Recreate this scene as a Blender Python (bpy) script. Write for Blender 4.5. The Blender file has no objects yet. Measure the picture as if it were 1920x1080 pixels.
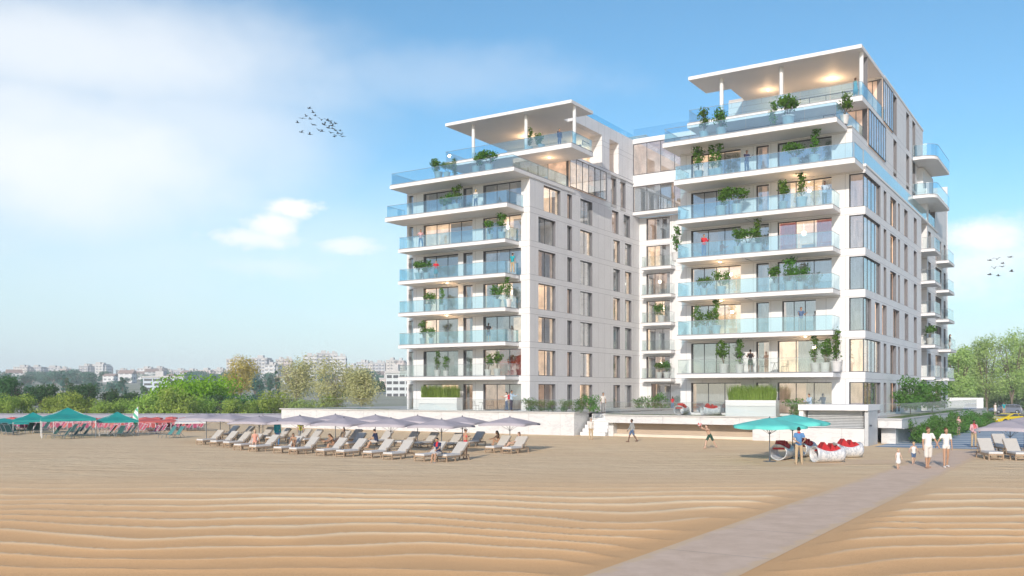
import bpy, bmesh, math, random
from mathutils import Vector, Matrix, Euler, noise
R = math.radians
rnd = random.Random(7)
scene = bpy.context.scene
COL = scene.collection
PI = math.pi
# ---------------------------------------------------------------- camera and frame
F = 1758.0; HY = 735.0; H = 3.6
_n = math.hypot(1120, 1758)
VX, VY = 1120/_n, 1758/_n           # depth direction of the building
UX, UY = VY, -VX                    # direction along its beach front
ROT = math.atan2(UY, UX)

def at(px, py, z=0.0):
    """point of the place at height z seen at this spot of the photograph"""
    Y = (H-z)*F/(py-HY)
    return Vector(((px-960)/F*Y, Y, z))
def w2(u, v, z=0.0):
    return Vector((u*UX+v*VX, u*UY+v*VY, z))
def to_uv(p):
    return p[0]*UX+p[1]*UY, p[0]*VX+p[1]*VY
def onv(px, v):
    r = (px-960)/F
    return v*(r*VY-VX)/(UX-r*UY)
def onu(px, u):
    r = (px-960)/F
    return u*(r*UY-UX)/(VX-r*VY)

cam_d = bpy.data.cameras.new("camera"); cam = bpy.data.objects.new("camera", cam_d); COL.objects.link(cam)
cam.location = (0, 0, H); cam.rotation_euler = (R(90), 0, 0)
cam_d.lens = F/1920*36; cam_d.sensor_width = 36; cam_d.shift_y = 195/1920
cam_d.clip_start = 0.3; cam_d.clip_end = 6000
scene.camera = cam

# ---------------------------------------------------------------- object helpers
def tag(o, label=None, cat=None, group=None, kind=None):
    if label: o['label'] = label
    if cat: o['category'] = cat
    if group: o['group'] = group
    if kind: o['kind'] = kind
    return o
def thing(name, label, cat, loc=(0, 0, 0), rz=0, group=None, scale=None):
    o = bpy.data.objects.new(name, None); COL.objects.link(o)
    o.location = loc; o.rotation_euler = (0, 0, rz); o.empty_display_size = .2
    if scale: o.scale = (scale,)*3
    return tag(o, label, cat, group)
def kids(o): return KIDS.get(o, [])
KIDS = {}
def link_obj(name, me, parent=None, loc=(0, 0, 0), rot=(0, 0, 0)):
    o = bpy.data.objects.new(name, me); COL.objects.link(o)
    o.location = loc; o.rotation_euler = rot
    if parent is not None:
        o.parent = parent; KIDS.setdefault(parent, []).append(o)
    return o
def dup(o, loc=None, rz=None, label=None, scale=None, parent=None):
    c = o.copy(); COL.objects.link(c)
    if parent is not None:
        c.parent = parent; KIDS.setdefault(parent, []).append(c)
    if loc is not None: c.location = loc
    if rz is not None: c.rotation_euler = (0, 0, rz)
    if scale is not None: c.scale = (scale,)*3 if isinstance(scale, (int, float)) else scale
    if label: c['label'] = label
    for k in kids(o): dup(k, parent=c)
    return c

class MB:
    def __init__(s): s.v = []; s.f = []; s.m = []; s.sm = []
    def add(s, vs, fs, m=0, smooth=False):
        n = len(s.v); s.v.extend([tuple(x) for x in vs])
        for f in fs:
            s.f.append([n+i for i in f]); s.m.append(m); s.sm.append(smooth)
    def quad(s, a, b, c, d, m=0): s.add([a, b, c, d], [(0, 1, 2, 3)], m)
    def box(s, x0, x1, y0, y1, z0, z1, m=0):
        if x0 > x1: x0, x1 = x1, x0
        if y0 > y1: y0, y1 = y1, y0
        s.add([(x0,y0,z0),(x1,y0,z0),(x1,y1,z0),(x0,y1,z0),(x0,y0,z1),(x1,y0,z1),(x1,y1,z1),(x0,y1,z1)],
              [(0,3,2,1),(4,5,6,7),(0,1,5,4),(1,2,6,5),(2,3,7,6),(3,0,4,7)], m)
    def prism(s, poly, z0, z1, m=0):
        n = len(poly)
        s.add([(x, y, z0) for x, y in poly]+[(x, y, z1) for x, y in poly],
              [tuple(range(n-1, -1, -1)), tuple(range(n, 2*n))]+[(i, (i+1) % n, n+(i+1) % n, n+i) for i in range(n)], m)
    def bar(s, p, q, w, h=None, m=0):
        """square bar from p to q"""
        p = Vector(p); q = Vector(q); h = h or w
        d = (q-p).normalized(); up = Vector((0, 0, 1)) if abs(d.z) < .95 else Vector((1, 0, 0))
        a = d.cross(up).normalized()*(w/2); b = a.cross(d).normalized()*(h/2)
        vs = [p-a-b, p+a-b, p+a+b, p-a+b, q-a-b, q+a-b, q+a+b, q-a+b]
        s.add(vs, [(0,1,2,3),(7,6,5,4),(0,4,5,1),(1,5,6,2),(2,6,7,3),(3,7,4,0)], m)
    def tube(s, p, q, r0, r1=None, n=8, m=0, caps=True, smooth=True):
        r1 = r0 if r1 is None else r1
        p = Vector(p); q = Vector(q); d = (q-p).normalized()
        up = Vector((0, 0, 1)) if abs(d.z) < .95 else Vector((1, 0, 0))
        a = d.cross(up).normalized(); b = d.cross(a)
        vs = []
        for c, r in ((p, r0), (q, r1)):
            for i in range(n):
                t = 2*PI*i/n; vs.append(c+a*math.cos(t)*r+b*math.sin(t)*r)
        s.add(vs, [(i, i+n, (i+1) % n+n, (i+1) % n) for i in range(n)], m, smooth)
        if caps: s.add(vs, [tuple(range(n)), tuple(range(2*n-1, n-1, -1))], m)
    def path(s, pts, r, n=6, m=0):
        for a, b in zip(pts, pts[1:]): s.tube(a, b, r, r, n, m)
    def ball(s, c, r, n=10, k=6, m=0, M=None):
        """ellipsoid; r is a number or 3 radii; M an optional rotation"""
        if isinstance(r, (int, float)): r = (r, r, r)
        vs = []
        for j in range(k+1):
            ph = PI*j/k
            for i in range(n):
                t = 2*PI*i/n
                w = Vector((math.sin(ph)*math.cos(t)*r[0], math.sin(ph)*math.sin(t)*r[1], math.cos(ph)*r[2]))
                if M is not None: w = M @ w
                vs.append(Vector(c)+w)
        s.add(vs, [(j*n+i, (j+1)*n+i, (j+1)*n+(i+1) % n, j*n+(i+1) % n) for j in range(k) for i in range(n)], m, True)
    def cone(s, p, q, r0, r1, n=10, m=0):
        """capsule with two radii and round ends (closed)"""
        p = Vector(p); q = Vector(q); d = (q-p)
        L = d.length
        if L < 1e-6: s.ball(p, max(r0, r1), n, 6, m); return
        d /= L; up = Vector((0, 0, 1)) if abs(d.z) < .95 else Vector((1, 0, 0))
        a = d.cross(up).normalized(); b = d.cross(a)
        rings = []
        for ph in (80, 50, 20): rings.append((-r0*math.sin(R(ph)), r0*math.cos(R(ph))))
        for ph in (-20+20, 20, 50, 80): rings.append((L+r1*math.sin(R(ph)), r1*math.cos(R(ph))))
        vs = []
        for (h, r) in rings:
            for i in range(n):
                t = 2*PI*i/n; vs.append(p+d*h+a*math.cos(t)*r+b*math.sin(t)*r)
        k = len(rings)
        fs = [(j*n+i, (j+1)*n+i, (j+1)*n+(i+1) % n, j*n+(i+1) % n) for j in range(k-1) for i in range(n)]
        fs += [tuple(range(n)), tuple(range(k*n-1, (k-1)*n-1, -1))]
        s.add(vs, fs, m, True)
    def mesh(s, name, mats):
        me = bpy.data.meshes.new(name); me.from_pydata(s.v, [], s.f)
        for m in (mats if isinstance(mats, (list, tuple)) else [mats]): me.materials.append(m)
        me.polygons.foreach_set('material_index', s.m)
        me.polygons.foreach_set('use_smooth', s.sm)
        me.update(); return me
    def build(s, name, mats, parent=None, loc=(0, 0, 0), rot=(0, 0, 0)):
        return link_obj(name, s.mesh(name, mats), parent, loc, rot)

# ---------------------------------------------------------------- material helpers
def nodes_of(name):
    m = bpy.data.materials.new(name); m.use_nodes = True
    nt = m.node_tree; nt.nodes.clear()
    out = nt.nodes.new('ShaderNodeOutputMaterial')
    return m, nt, out
class G:
    """tiny node-graph writer"""
    def __init__(s, nt): s.nt = nt
    def n(s, t, ins=None, **kw):
        nd = s.nt.nodes.new(t)
        for k, v in kw.items(): setattr(nd, k, v)
        if ins:
            for k, v in ins.items():
                sock = nd.inputs[k]
                if isinstance(v, bpy.types.NodeSocket): s.nt.links.new(v, sock)
                else: sock.default_value = v
        return nd
    def math(s, op, a, b=0.0, c=None, clamp=False):
        ins = {0: a, 1: b}
        if c is not None: ins[2] = c
        return s.n('ShaderNodeMath', ins, operation=op, use_clamp=clamp).outputs[0]
    def mix(s, f, a, b, mode='MIX'):
        nd = s.n('ShaderNodeMix', None, data_type='RGBA', blend_type=mode)
        for i, v in ((0, f), (6, a), (7, b)):
            if isinstance(v, bpy.types.NodeSocket): s.nt.links.new(v, nd.inputs[i])
            else: nd.inputs[i].default_value = v if i == 0 else (tuple(v)+(1,))[:4]
        return nd.outputs[2]
    def noise(s, vec, scale, detail=3, rough=.5, out=0):
        return s.n('ShaderNodeTexNoise', {'Vector': vec, 'Scale': scale, 'Detail': detail, 'Roughness': rough}).outputs[out]
    def ramp(s, f, a, b, x0=0., x1=1.):
        return s.n('ShaderNodeMapRange', {0: f, 1: a, 2: b, 3: x0, 4: x1}, clamp=True).outputs[0]
    def sm(s, f, a, b, x0=0., x1=1.):
        return s.n('ShaderNodeMapRange', {0: f, 1: a, 2: b, 3: x0, 4: x1}, clamp=True, interpolation_type='SMOOTHSTEP').outputs[0]
def pbr(name, col, rough=.7, var=.08, scale=3.0, bump=0.0, bscale=30.0, metallic=0.0, spec=.4, coord='Object', rand=0.0, col2=None):
    m, nt, out = nodes_of(name); g = G(nt)
    tc = g.n('ShaderNodeTexCoord').outputs[coord]
    nz = g.noise(tc, scale, 4, .6)
    c2 = col2 or tuple(c*.7 for c in col)
    f = g.ramp(nz, .35, .68)
    f = g.math('MULTIPLY', f, min(1, var*4) if not col2 else 1.0)
    c = g.mix(f, col, c2)
    if rand:
        oi = g.n('ShaderNodeObjectInfo').outputs['Random']
        hs = g.n('ShaderNodeHueSaturation', {'Hue': g.ramp(oi, 0, 1, .5-rand*.06, .5+rand*.06), 'Value': g.ramp(oi, 0, 1, 1-rand*.35, 1+rand*.3), 'Saturation': 1.0, 'Color': c})
        c = hs.outputs[0]
    b = g.n('ShaderNodeBsdfPrincipled', {'Base Color': c, 'Roughness': rough, 'Metallic': metallic, 'Specular IOR Level': spec})
    if bump:
        bn = g.noise(tc, bscale, 3, .6)
        bp = g.n('ShaderNodeBump', {'Height': bn, 'Strength': bump, 'Distance': .02})
        nt.links.new(bp.outputs[0], b.inputs['Normal'])
    nt.links.new(b.outputs[0], out.inputs[0])
    return m
def panel(name, col, axes, joint=.6):
    """white cladding with thin joints; axes = local axis that runs along the wall"""
    m, nt, out = nodes_of(name); g = G(nt)
    tc = g.n('ShaderNodeTexCoord').outputs['Object']
    sp = g.n('ShaderNodeSeparateXYZ', {0: tc})
    s = sp.outputs[axes]; z = sp.outputs[2]
    fz = g.math('FRACT', g.math('DIVIDE', g.math('ADD', z, -2.05+30), 3.0))
    l1 = g.math('LESS_THAN', fz, .012); l2 = g.math('LESS_THAN', g.math('ABSOLUTE', g.math('SUBTRACT', fz, .835)), .006)
    fs = g.math('FRACT', g.math('DIVIDE', s, 1.37)); l3 = g.math('LESS_THAN', fs, .022)
    l3 = g.math('MULTIPLY', l3, g.math('LESS_THAN', fz, .835))
    ln = g.math('MAXIMUM', g.math('MAXIMUM', l1, l2), l3)
    nz = g.noise(tc, .6, 4, .6)
    c = g.mix(g.ramp(nz, .3, .7), col, tuple(x*.93 for x in col))
    c = g.mix(g.math('MULTIPLY', ln, joint), c, (.25, .25, .27))
    b = g.n('ShaderNodeBsdfPrincipled', {'Base Color': c, 'Roughness': .55, 'Specular IOR Level': .3})
    nt.links.new(b.outputs[0], out.inputs[0])
    return m
def glass(name, tint, refl=.25, rough=.02, rc=(1, 1, 1)):
    m, nt, out = nodes_of(name); g = G(nt)
    tr = g.n('ShaderNodeBsdfTransparent', {0: tint+(1,)})
    gl = g.n('ShaderNodeBsdfGlossy', {0: rc+(1,), 'Roughness': rough})
    fr = g.n('ShaderNodeFresnel', {0: 1.5}).outputs[0]
    f = g.math('ADD', g.math('MULTIPLY', fr, .8), refl, clamp=True)
    f = g.math('MULTIPLY', f, g.math('SUBTRACT', 1.0, g.n('ShaderNodeNewGeometry').outputs['Backfacing']))   # one reflection per sheet, none inside it
    mx = g.n('ShaderNodeMixShader', {0: f, 1: tr.outputs[0], 2: gl.outputs[0]})
    nt.links.new(mx.outputs[0], out.inputs[0])
    return m
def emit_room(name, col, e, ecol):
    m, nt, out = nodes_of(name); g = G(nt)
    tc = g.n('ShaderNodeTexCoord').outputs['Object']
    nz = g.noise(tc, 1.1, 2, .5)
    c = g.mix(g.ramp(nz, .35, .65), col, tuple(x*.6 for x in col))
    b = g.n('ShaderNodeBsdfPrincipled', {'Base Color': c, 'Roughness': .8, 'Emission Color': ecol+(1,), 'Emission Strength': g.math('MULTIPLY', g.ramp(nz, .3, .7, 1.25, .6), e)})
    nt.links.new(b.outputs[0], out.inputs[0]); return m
def leafmat(name, a, b, rand=.5, trans=.35, big=.35):
    m, nt, out = nodes_of(name); g = G(nt)
    tc = g.n('ShaderNodeTexCoord').outputs['Object']
    nz = g.noise(tc, big, 3, .6); n2 = g.noise(tc, 9, 2, .5)
    f = g.math('ADD', g.math('MULTIPLY', nz, .6), g.math('MULTIPLY', n2, .4))
    c = g.mix(g.ramp(f, .36, .64), a, b)
    oi = g.n('ShaderNodeObjectInfo').outputs['Random']
    c = g.n('ShaderNodeHueSaturation', {'Hue': g.ramp(oi, 0, 1, .5-rand*.03, .5+rand*.03), 'Value': g.ramp(oi, 0, 1, 1-rand*.3, 1+rand*.3), 'Saturation': 1.0, 'Color': c}).outputs[0]
    d = g.n('ShaderNodeBsdfDiffuse', {0: c}); t = g.n('ShaderNodeBsdfTranslucent', {0: c})
    mx = g.n('ShaderNodeMixShader', {0: trans, 1: d.outputs[0], 2: t.outputs[0]})
    nt.links.new(mx.outputs[0], out.inputs[0]); return m

M = {}
M['white_f'] = panel('white_panels_front', (.78, .785, .80), 0)
M['white_s'] = panel('white_panels_side', (.78, .785, .80), 1)
M['white'] = pbr('white_render', (.80, .80, .805), .6, .03, .5)
M['soffit'] = pbr('soffit_plaster', (.72, .68, .64), .7, .04, .5)
M['railbase'] = pbr('grey_rail_base', (.33, .34, .36), .5, .05)
M['frame'] = pbr('dark_window_frame', (.07, .08, .095), .45, .1)
M['steel'] = pbr('grey_steel', (.35, .37, .39), .35, .05, metallic=.6)
M['reveal'] = pbr('grey_metal_reveal', (.17, .17, .19), .5, .05)
M['pane'] = glass('window_pane', (.80, .85, .88), .33, .015, (.95, .97, 1.0))
M['rail'] = glass('railing_glass', (.76, .91, .96), .22, .03, (.95, 1.0, 1.0))
M['railclear'] = glass('clear_railing_glass', (.93, .96, .96), .07, .02)
M['room'] = emit_room('room_walls', (.50, .48, .46), .10, (1, .86, .74))  # all room faces glow themselves, standing in for the light inside
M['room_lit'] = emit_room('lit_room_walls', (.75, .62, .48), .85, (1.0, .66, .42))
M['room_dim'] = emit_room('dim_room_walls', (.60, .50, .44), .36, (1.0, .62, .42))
M['curtain'] = pbr('pale_curtain', (.66, .65, .66), .9, .1)
M['curtain_red'] = pbr('red_curtain', (.75, .10, .07), .8, .1)
M['lampglow'] = emit_room('lamp_glow', (1, .9, .8), 6.0, (1, .82, .6))
def marble_(name):
    m, nt, out = nodes_of(name); g = G(nt); tc = g.n('ShaderNodeTexCoord').outputs['Object']
    mp = g.n('ShaderNodeMapping', {'Vector': tc, 'Rotation': (0, .6, .5), 'Scale': (.5, .5, 1.6)}).outputs[0]
    v = g.math('ABSOLUTE', g.math('SUBTRACT', g.noise(mp, .9, 7, .62), .5)); w = g.noise(tc, .5, 4, .6)
    c = g.mix(g.ramp(v, 0, .035, .55, 0), (.70, .70, .70), (.47, .48, .50)); c = g.mix(g.ramp(w, .35, .65, 0, .35), c, (.58, .58, .60))
    sp = g.n('ShaderNodeSeparateXYZ', {0: tc}); jl = g.math('LESS_THAN', g.math('FRACT', g.math('DIVIDE', g.math('ADD', sp.outputs[0], 100), 2.6)), .008)
    c = g.mix(g.math('MULTIPLY', jl, .5), c, (.2, .2, .2))
    b = g.n('ShaderNodeBsdfPrincipled', {'Base Color': c, 'Roughness': .4}); nt.links.new(b.outputs[0], out.inputs[0]); return m
M['marble'] = marble_('pale_marble')
M['concrete'] = pbr('terrace_paving', (.58, .57, .56), .8, .1, .5)
M['tanwall'] = pbr('tan_plaster', (.50, .40, .31), .85, .08, .6)
M['sandwall'] = pbr('cream_ledge', (.72, .64, .54), .8, .08, .6)
M['louver'] = pbr('grey_louvre', (.55, .57, .59), .5, .1)
M['grass'] = pbr('lawn_grass', (.09, .15, .035), .9, .2, 2.5, .4, 40, col2=(.14, .20, .05))
M['pot'] = pbr('white_pot', (.62, .62, .62), .5, .08, 4, rand=.4)
M['wood'] = pbr('weathered_teak', (.40, .29, .20), .7, .2, 14, .2, 60)
M['cushion'] = pbr('cream_cushion', (.55, .525, .485), .85, .06, 5, .25, 25)
M['cushion_w'] = pbr('white_cushion_edge', (.66, .66, .66), .85, .05, 5)
M['taupe'] = pbr('taupe_canvas', (.47, .43, .47), .8, .1, 1.5)
M['teal'] = pbr('teal_canvas', (.015, .32, .30), .7, .12, 1.2)
M['aqua'] = pbr('aqua_canvas', (.12, .62, .57), .7, .08, 1.2)
M['pole'] = pbr('dark_pole', (.08, .10, .13), .4, .05)
M['whitepole'] = pbr('white_pole', (.74, .74, .74), .4, .05)
M['redcanvas'] = pbr('coral_canvas', (.62, .13, .12), .8, .1)
M['whitecanvas'] = pbr('white_canvas', (.75, .75, .74), .8, .1)
M['sling'] = pbr('dark_green_sling', (.03, .10, .09), .8, .2)
M['sling_t'] = pbr('teal_sling', (.08, .26, .25), .8, .2)
M['pink'] = pbr('pink_sling', (.50, .10, .14), .8, .2, rand=.5)
M['redcush'] = pbr('red_cushion', (.50, .02, .025), .75, .15, 6, .3, 12)
M['tyre'] = pbr('black_rubber', (.02, .02, .02), .8, .1)
M['bark'] = pbr('grey_bark', (.20, .16, .12), .9, .3, 6, .5, 20)
M['palebark'] = pbr('pale_bark', (.42, .38, .30), .9, .3, 6, .5, 20)
M['soil'] = pbr('dark_soil', (.06, .045, .03), .95, .2)
M['birdm'] = pbr('dark_feathers', (.02, .025, .03), .8, .1)
M['leaf_plant'] = leafmat('pot_plant_leaves', (0.053, 0.150, 0.030), (0.150, 0.300, 0.045), .6)
M['leaf_dark'] = leafmat('dark_tree_leaves', (0.043, 0.119, 0.053), (0.119, 0.249, 0.071), .5)
M['leaf_olive'] = leafmat('olive_bush_leaves', (0.181, 0.307, 0.064), (0.471, 0.597, 0.128), .5, .3, .6)
M['leaf_lime'] = leafmat('lime_tree_leaves', (0.130, 0.312, 0.016), (0.351, 0.598, 0.039), .1)
M['leaf_gold'] = leafmat('golden_tree_leaves', (0.450, 0.360, 0.090), (0.630, 0.540, 0.180), .1)
M['leaf_willow'] = leafmat('pale_willow_leaves', (0.404, 0.420, 0.186), (0.714, 0.699, 0.389), .2)
M['leaf_poplar'] = leafmat('poplar_leaves', (0.254, 0.410, 0.098), (0.585, 0.741, 0.293), .2)
M['leaf_blue'] = leafmat('far_conifer_needles', (0.066, 0.176, 0.154), (0.132, 0.264, 0.176), .5)
M['leaf_bed'] = leafmat('bed_shrub_leaves', (0.060, 0.170, 0.034), (0.170, 0.340, 0.085), .5)
M['leaf_grass'] = leafmat('ornamental_grass_blades', (0.160, 0.256, 0.048), (0.352, 0.448, 0.112), .4)

# ---------------------------------------------------------------- sky, sun
S = (-2.3*Vector((VX, VY, 0))+.62*Vector((UX, UY, 0))+Vector((0, 0, 1.0))).normalized()
SUN_EL = math.asin(S.z); SUN_AZ = math.atan2(S.x, S.y)
sd = bpy.data.lights.new("sun", 'SUN'); sun = bpy.data.objects.new("sun", sd); COL.objects.link(sun)
sd.energy = 2.9; sd.angle = R(.6); sd.color = (1.0, .895, .775)
sun.rotation_euler = (-S).to_track_quat('-Z', 'Y').to_euler(); sun.location = (-20, -40, 60)

W = bpy.data.worlds.new("World"); scene.world = W; W.use_nodes = True
nt = W.node_tree; nt.nodes.clear(); g = G(nt)
wo = g.n('ShaderNodeOutputWorld'); bg = g.n('ShaderNodeBackground')
sky = g.n('ShaderNodeTexSky', sky_type='NISHITA', sun_disc=False, sun_elevation=SUN_EL, sun_rotation=SUN_AZ % (2*PI),
          altitude=0, air_density=1.0, dust_density=.6, ozone_density=2.0)
tc = g.n('ShaderNodeTexCoord').outputs['Generated']
sp = g.n('ShaderNodeSeparateXYZ', {0: tc}); dx, dy, dz = sp.outputs
def spot(px, py, rx, ry, soft, k=1.0, nz=None):
    """cloud patch round one direction of the sky"""
    d = Vector(((px-960)/F, 1, (HY-py)/F)); L = d.length; d /= L
    a = g.math('DIVIDE', g.math('SUBTRACT', dx, d.x), rx/F/L); b = g.math('DIVIDE', g.math('SUBTRACT', dz, d.z), ry/F/L)
    r = g.math('SQRT', g.math('ADD', g.math('MULTIPLY', a, a), g.math('MULTIPLY', b, b)))
    if nz is not None: r = g.math('ADD', r, g.math('MULTIPLY', g.math('SUBTRACT', nz, .5), 2.6))
    r = g.math('ADD', r, g.math('MULTIPLY', g.math('LESS_THAN', dy, 0), 99))
    return g.math('MULTIPLY', g.sm(r, 1+soft, 1-soft), k)
warp = g.n('ShaderNodeMapping', {'Vector': tc, 'Scale': (1, 1, 1.7)}).outputs[0]
n1 = g.noise(warp, 24, 9, .66); n2 = g.noise(warp, 3.2, 5, .55); n3 = g.noise(warp, 9, 6, .6)
cl = spot(120, 90, 430, 90, 1.0, .75, n2)
for a in ((60, 300, 330, 150, 1.0, .85, n2), (330, 240, 230, 120, 1.1, .6, n2), (330, 470, 420, 110, 1.0, .35, n2),
          (462, 446, 84, 20, .8, .85, n1), (505, 420, 50, 26, .7, .95, n1), (540, 388, 44, 20, .6, 1.0, n1), (645, 460, 58, 17, .9, .8, n1), (540, 500, 190, 26, 1.1, .45, n1),
          (1845, 445, 66, 30, .8, .95, n1), (1835, 495, 95, 45, 1.1, .8, n1), (640, 400, 260, 60, 1.1, .16, n3), (700, 140, 330, 40, 1.0, .22, n3)):
    cl = g.math('MAXIMUM', cl, spot(*a))
gen = g.math('MULTIPLY', g.sm(n3, .5, .75), g.math('MULTIPLY', g.math('LESS_THAN', dy, 0), .25))
cl = g.math('MAXIMUM', cl, gen)
# sky colour: clear blue overhead going pale and milky to the horizon, palest on the left
front = g.math('MULTIPLY', g.sm(dz, .62, .42), g.sm(dy, -.1, .2))
blue = g.mix(front, g.mix(1.0, sky.outputs[0], (.84, .90, .98), 'MULTIPLY'), g.mix(1.0, sky.outputs[0], (.68, 1.05, 1.14), 'MULTIPLY'))
pale = (5.2, 6.4, 6.8)
left = g.sm(dx, .25, -.75)
hz = g.math('ADD', g.sm(dz, .24, -.02, 0, .80), g.math('MULTIPLY', left, g.sm(dz, .50, .0, .0, .30)), clamp=True)
hz = g.math('MULTIPLY', hz, g.sm(dy, -.3, .2, .35, 1.0))
skyc = g.mix(hz, blue, pale)
skyc = g.mix(cl, skyc, (7.4, 7.5, 7.6))
nt.links.new(skyc, bg.inputs[0]); bg.inputs[1].default_value = .115
nt.links.new(bg.outputs[0], wo.inputs[0])
scene.view_settings.view_transform = 'Standard'; scene.view_settings.look = 'None'
scene.view_settings.exposure = .38; scene.view_settings.gamma = 1
scene.cycles.max_bounces = 6; scene.cycles.transparent_max_bounces = 14; scene.cycles.volume_bounces = 0
scene.cycles.diffuse_bounces = 3; scene.cycles.glossy_bounces = 3
scene.cycles.use_denoising = True
scene.cycles.sample_clamp_indirect = 4

hb = MB(); hb.box(-1500, 1500, -25, 2150, -6, 75)
hm, hnt, ho = nodes_of('thin_sea_air'); hg = G(hnt)
pv = hg.n('ShaderNodeVolumePrincipled', {'Color': (.86, .94, 1.0, 1), 'Density': .00040, 'Anisotropy': -.3})
hnt.links.new(pv.outputs[0], ho.inputs['Volume'])
tag(hb.build('haze', hm), 'thin pale sea haze over the beach and far city', 'haze', kind='stuff')
# ================================================================= people
LVP = [1.95]+[5.05+3*k for k in range(9)]
CL = {}
def clm(name, col, rough=.85):
    if name not in CL: CL[name] = pbr(name, col, rough, .08, 6)
    return CL[name]
SK = {'light': clm('light_skin', (.62, .40, .29), .55), 'tan': clm('tanned_skin', (.48, .28, .18), .55), 'dark': clm('dark_skin', (.17, .09, .06), .5)}
HR = {'brown': clm('brown_hair', (.09, .045, .02)), 'black': clm('black_hair', (.015, .012, .012)), 'blond': clm('blond_hair', (.52, .38, .18)), 'auburn': clm('auburn_hair', (.20, .07, .03)), 'grey': clm('grey_hair', (.35, .34, .34))}
COLS = {'white': (.80, .78, .76), 'offwhite': (.68, .64, .60), 'navy': (.02, .03, .09), 'blue': (.10, .24, .48), 'denim': (.09, .15, .27), 'khaki': (.50, .38, .24), 'red': (.60, .03, .05), 'teal': (.02, .34, .40), 'grey': (.30, .31, .31), 'dgreen': (.02, .07, .05),
        'peach': (.68, .33, .25), 'black': (.02, .02, .025), 'pink': (.66, .40, .42), 'olive': (.26, .24, .10), 'lblue': (.42, .54, .66), 'brownp': (.20, .12, .08), 'yellow': (.55, .52, .08), 'print': (.30, .22, .15), 'lgrey': (.52, .50, .49)}
def cloth(c): return clm(c+'_fabric', COLS[c])
VL = bpy.context.view_layer
def bake(m, voxel, mat, name, smooth=True):
    me = m.mesh(name+'_raw', mat); o = bpy.data.objects.new('tmp', me); COL.objects.link(o)
    md = o.modifiers.new('r', 'REMESH'); md.mode = 'VOXEL'; md.voxel_size = voxel; md.use_smooth_shade = True
    md2 = o.modifiers.new('s', 'SMOOTH'); md2.factor = .5; md2.iterations = 2
    dg = bpy.context.evaluated_depsgraph_get(); res = bpy.data.meshes.new_from_object(o.evaluated_get(dg)); res.name = name
    bpy.data.objects.remove(o); bpy.data.meshes.remove(me)
    if not res.materials: res.materials.append(mat)
    return res
def rotf(v, f, s):  # lean forward f degrees (towards -y), sideways s degrees (towards +x)
    return Matrix.Rotation(R(s), 3, 'Y') @ (Matrix.Rotation(R(f), 3, 'X') @ Vector(v))
def limb(o, side, f, out, L, bf, bo, L2):
    d = rotf((0, 0, -L), -f, -out*side) ; k = o+d
    e = k+rotf((0, 0, -L2), -(f+bf), -(out+bo)*side); return k, e
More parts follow.
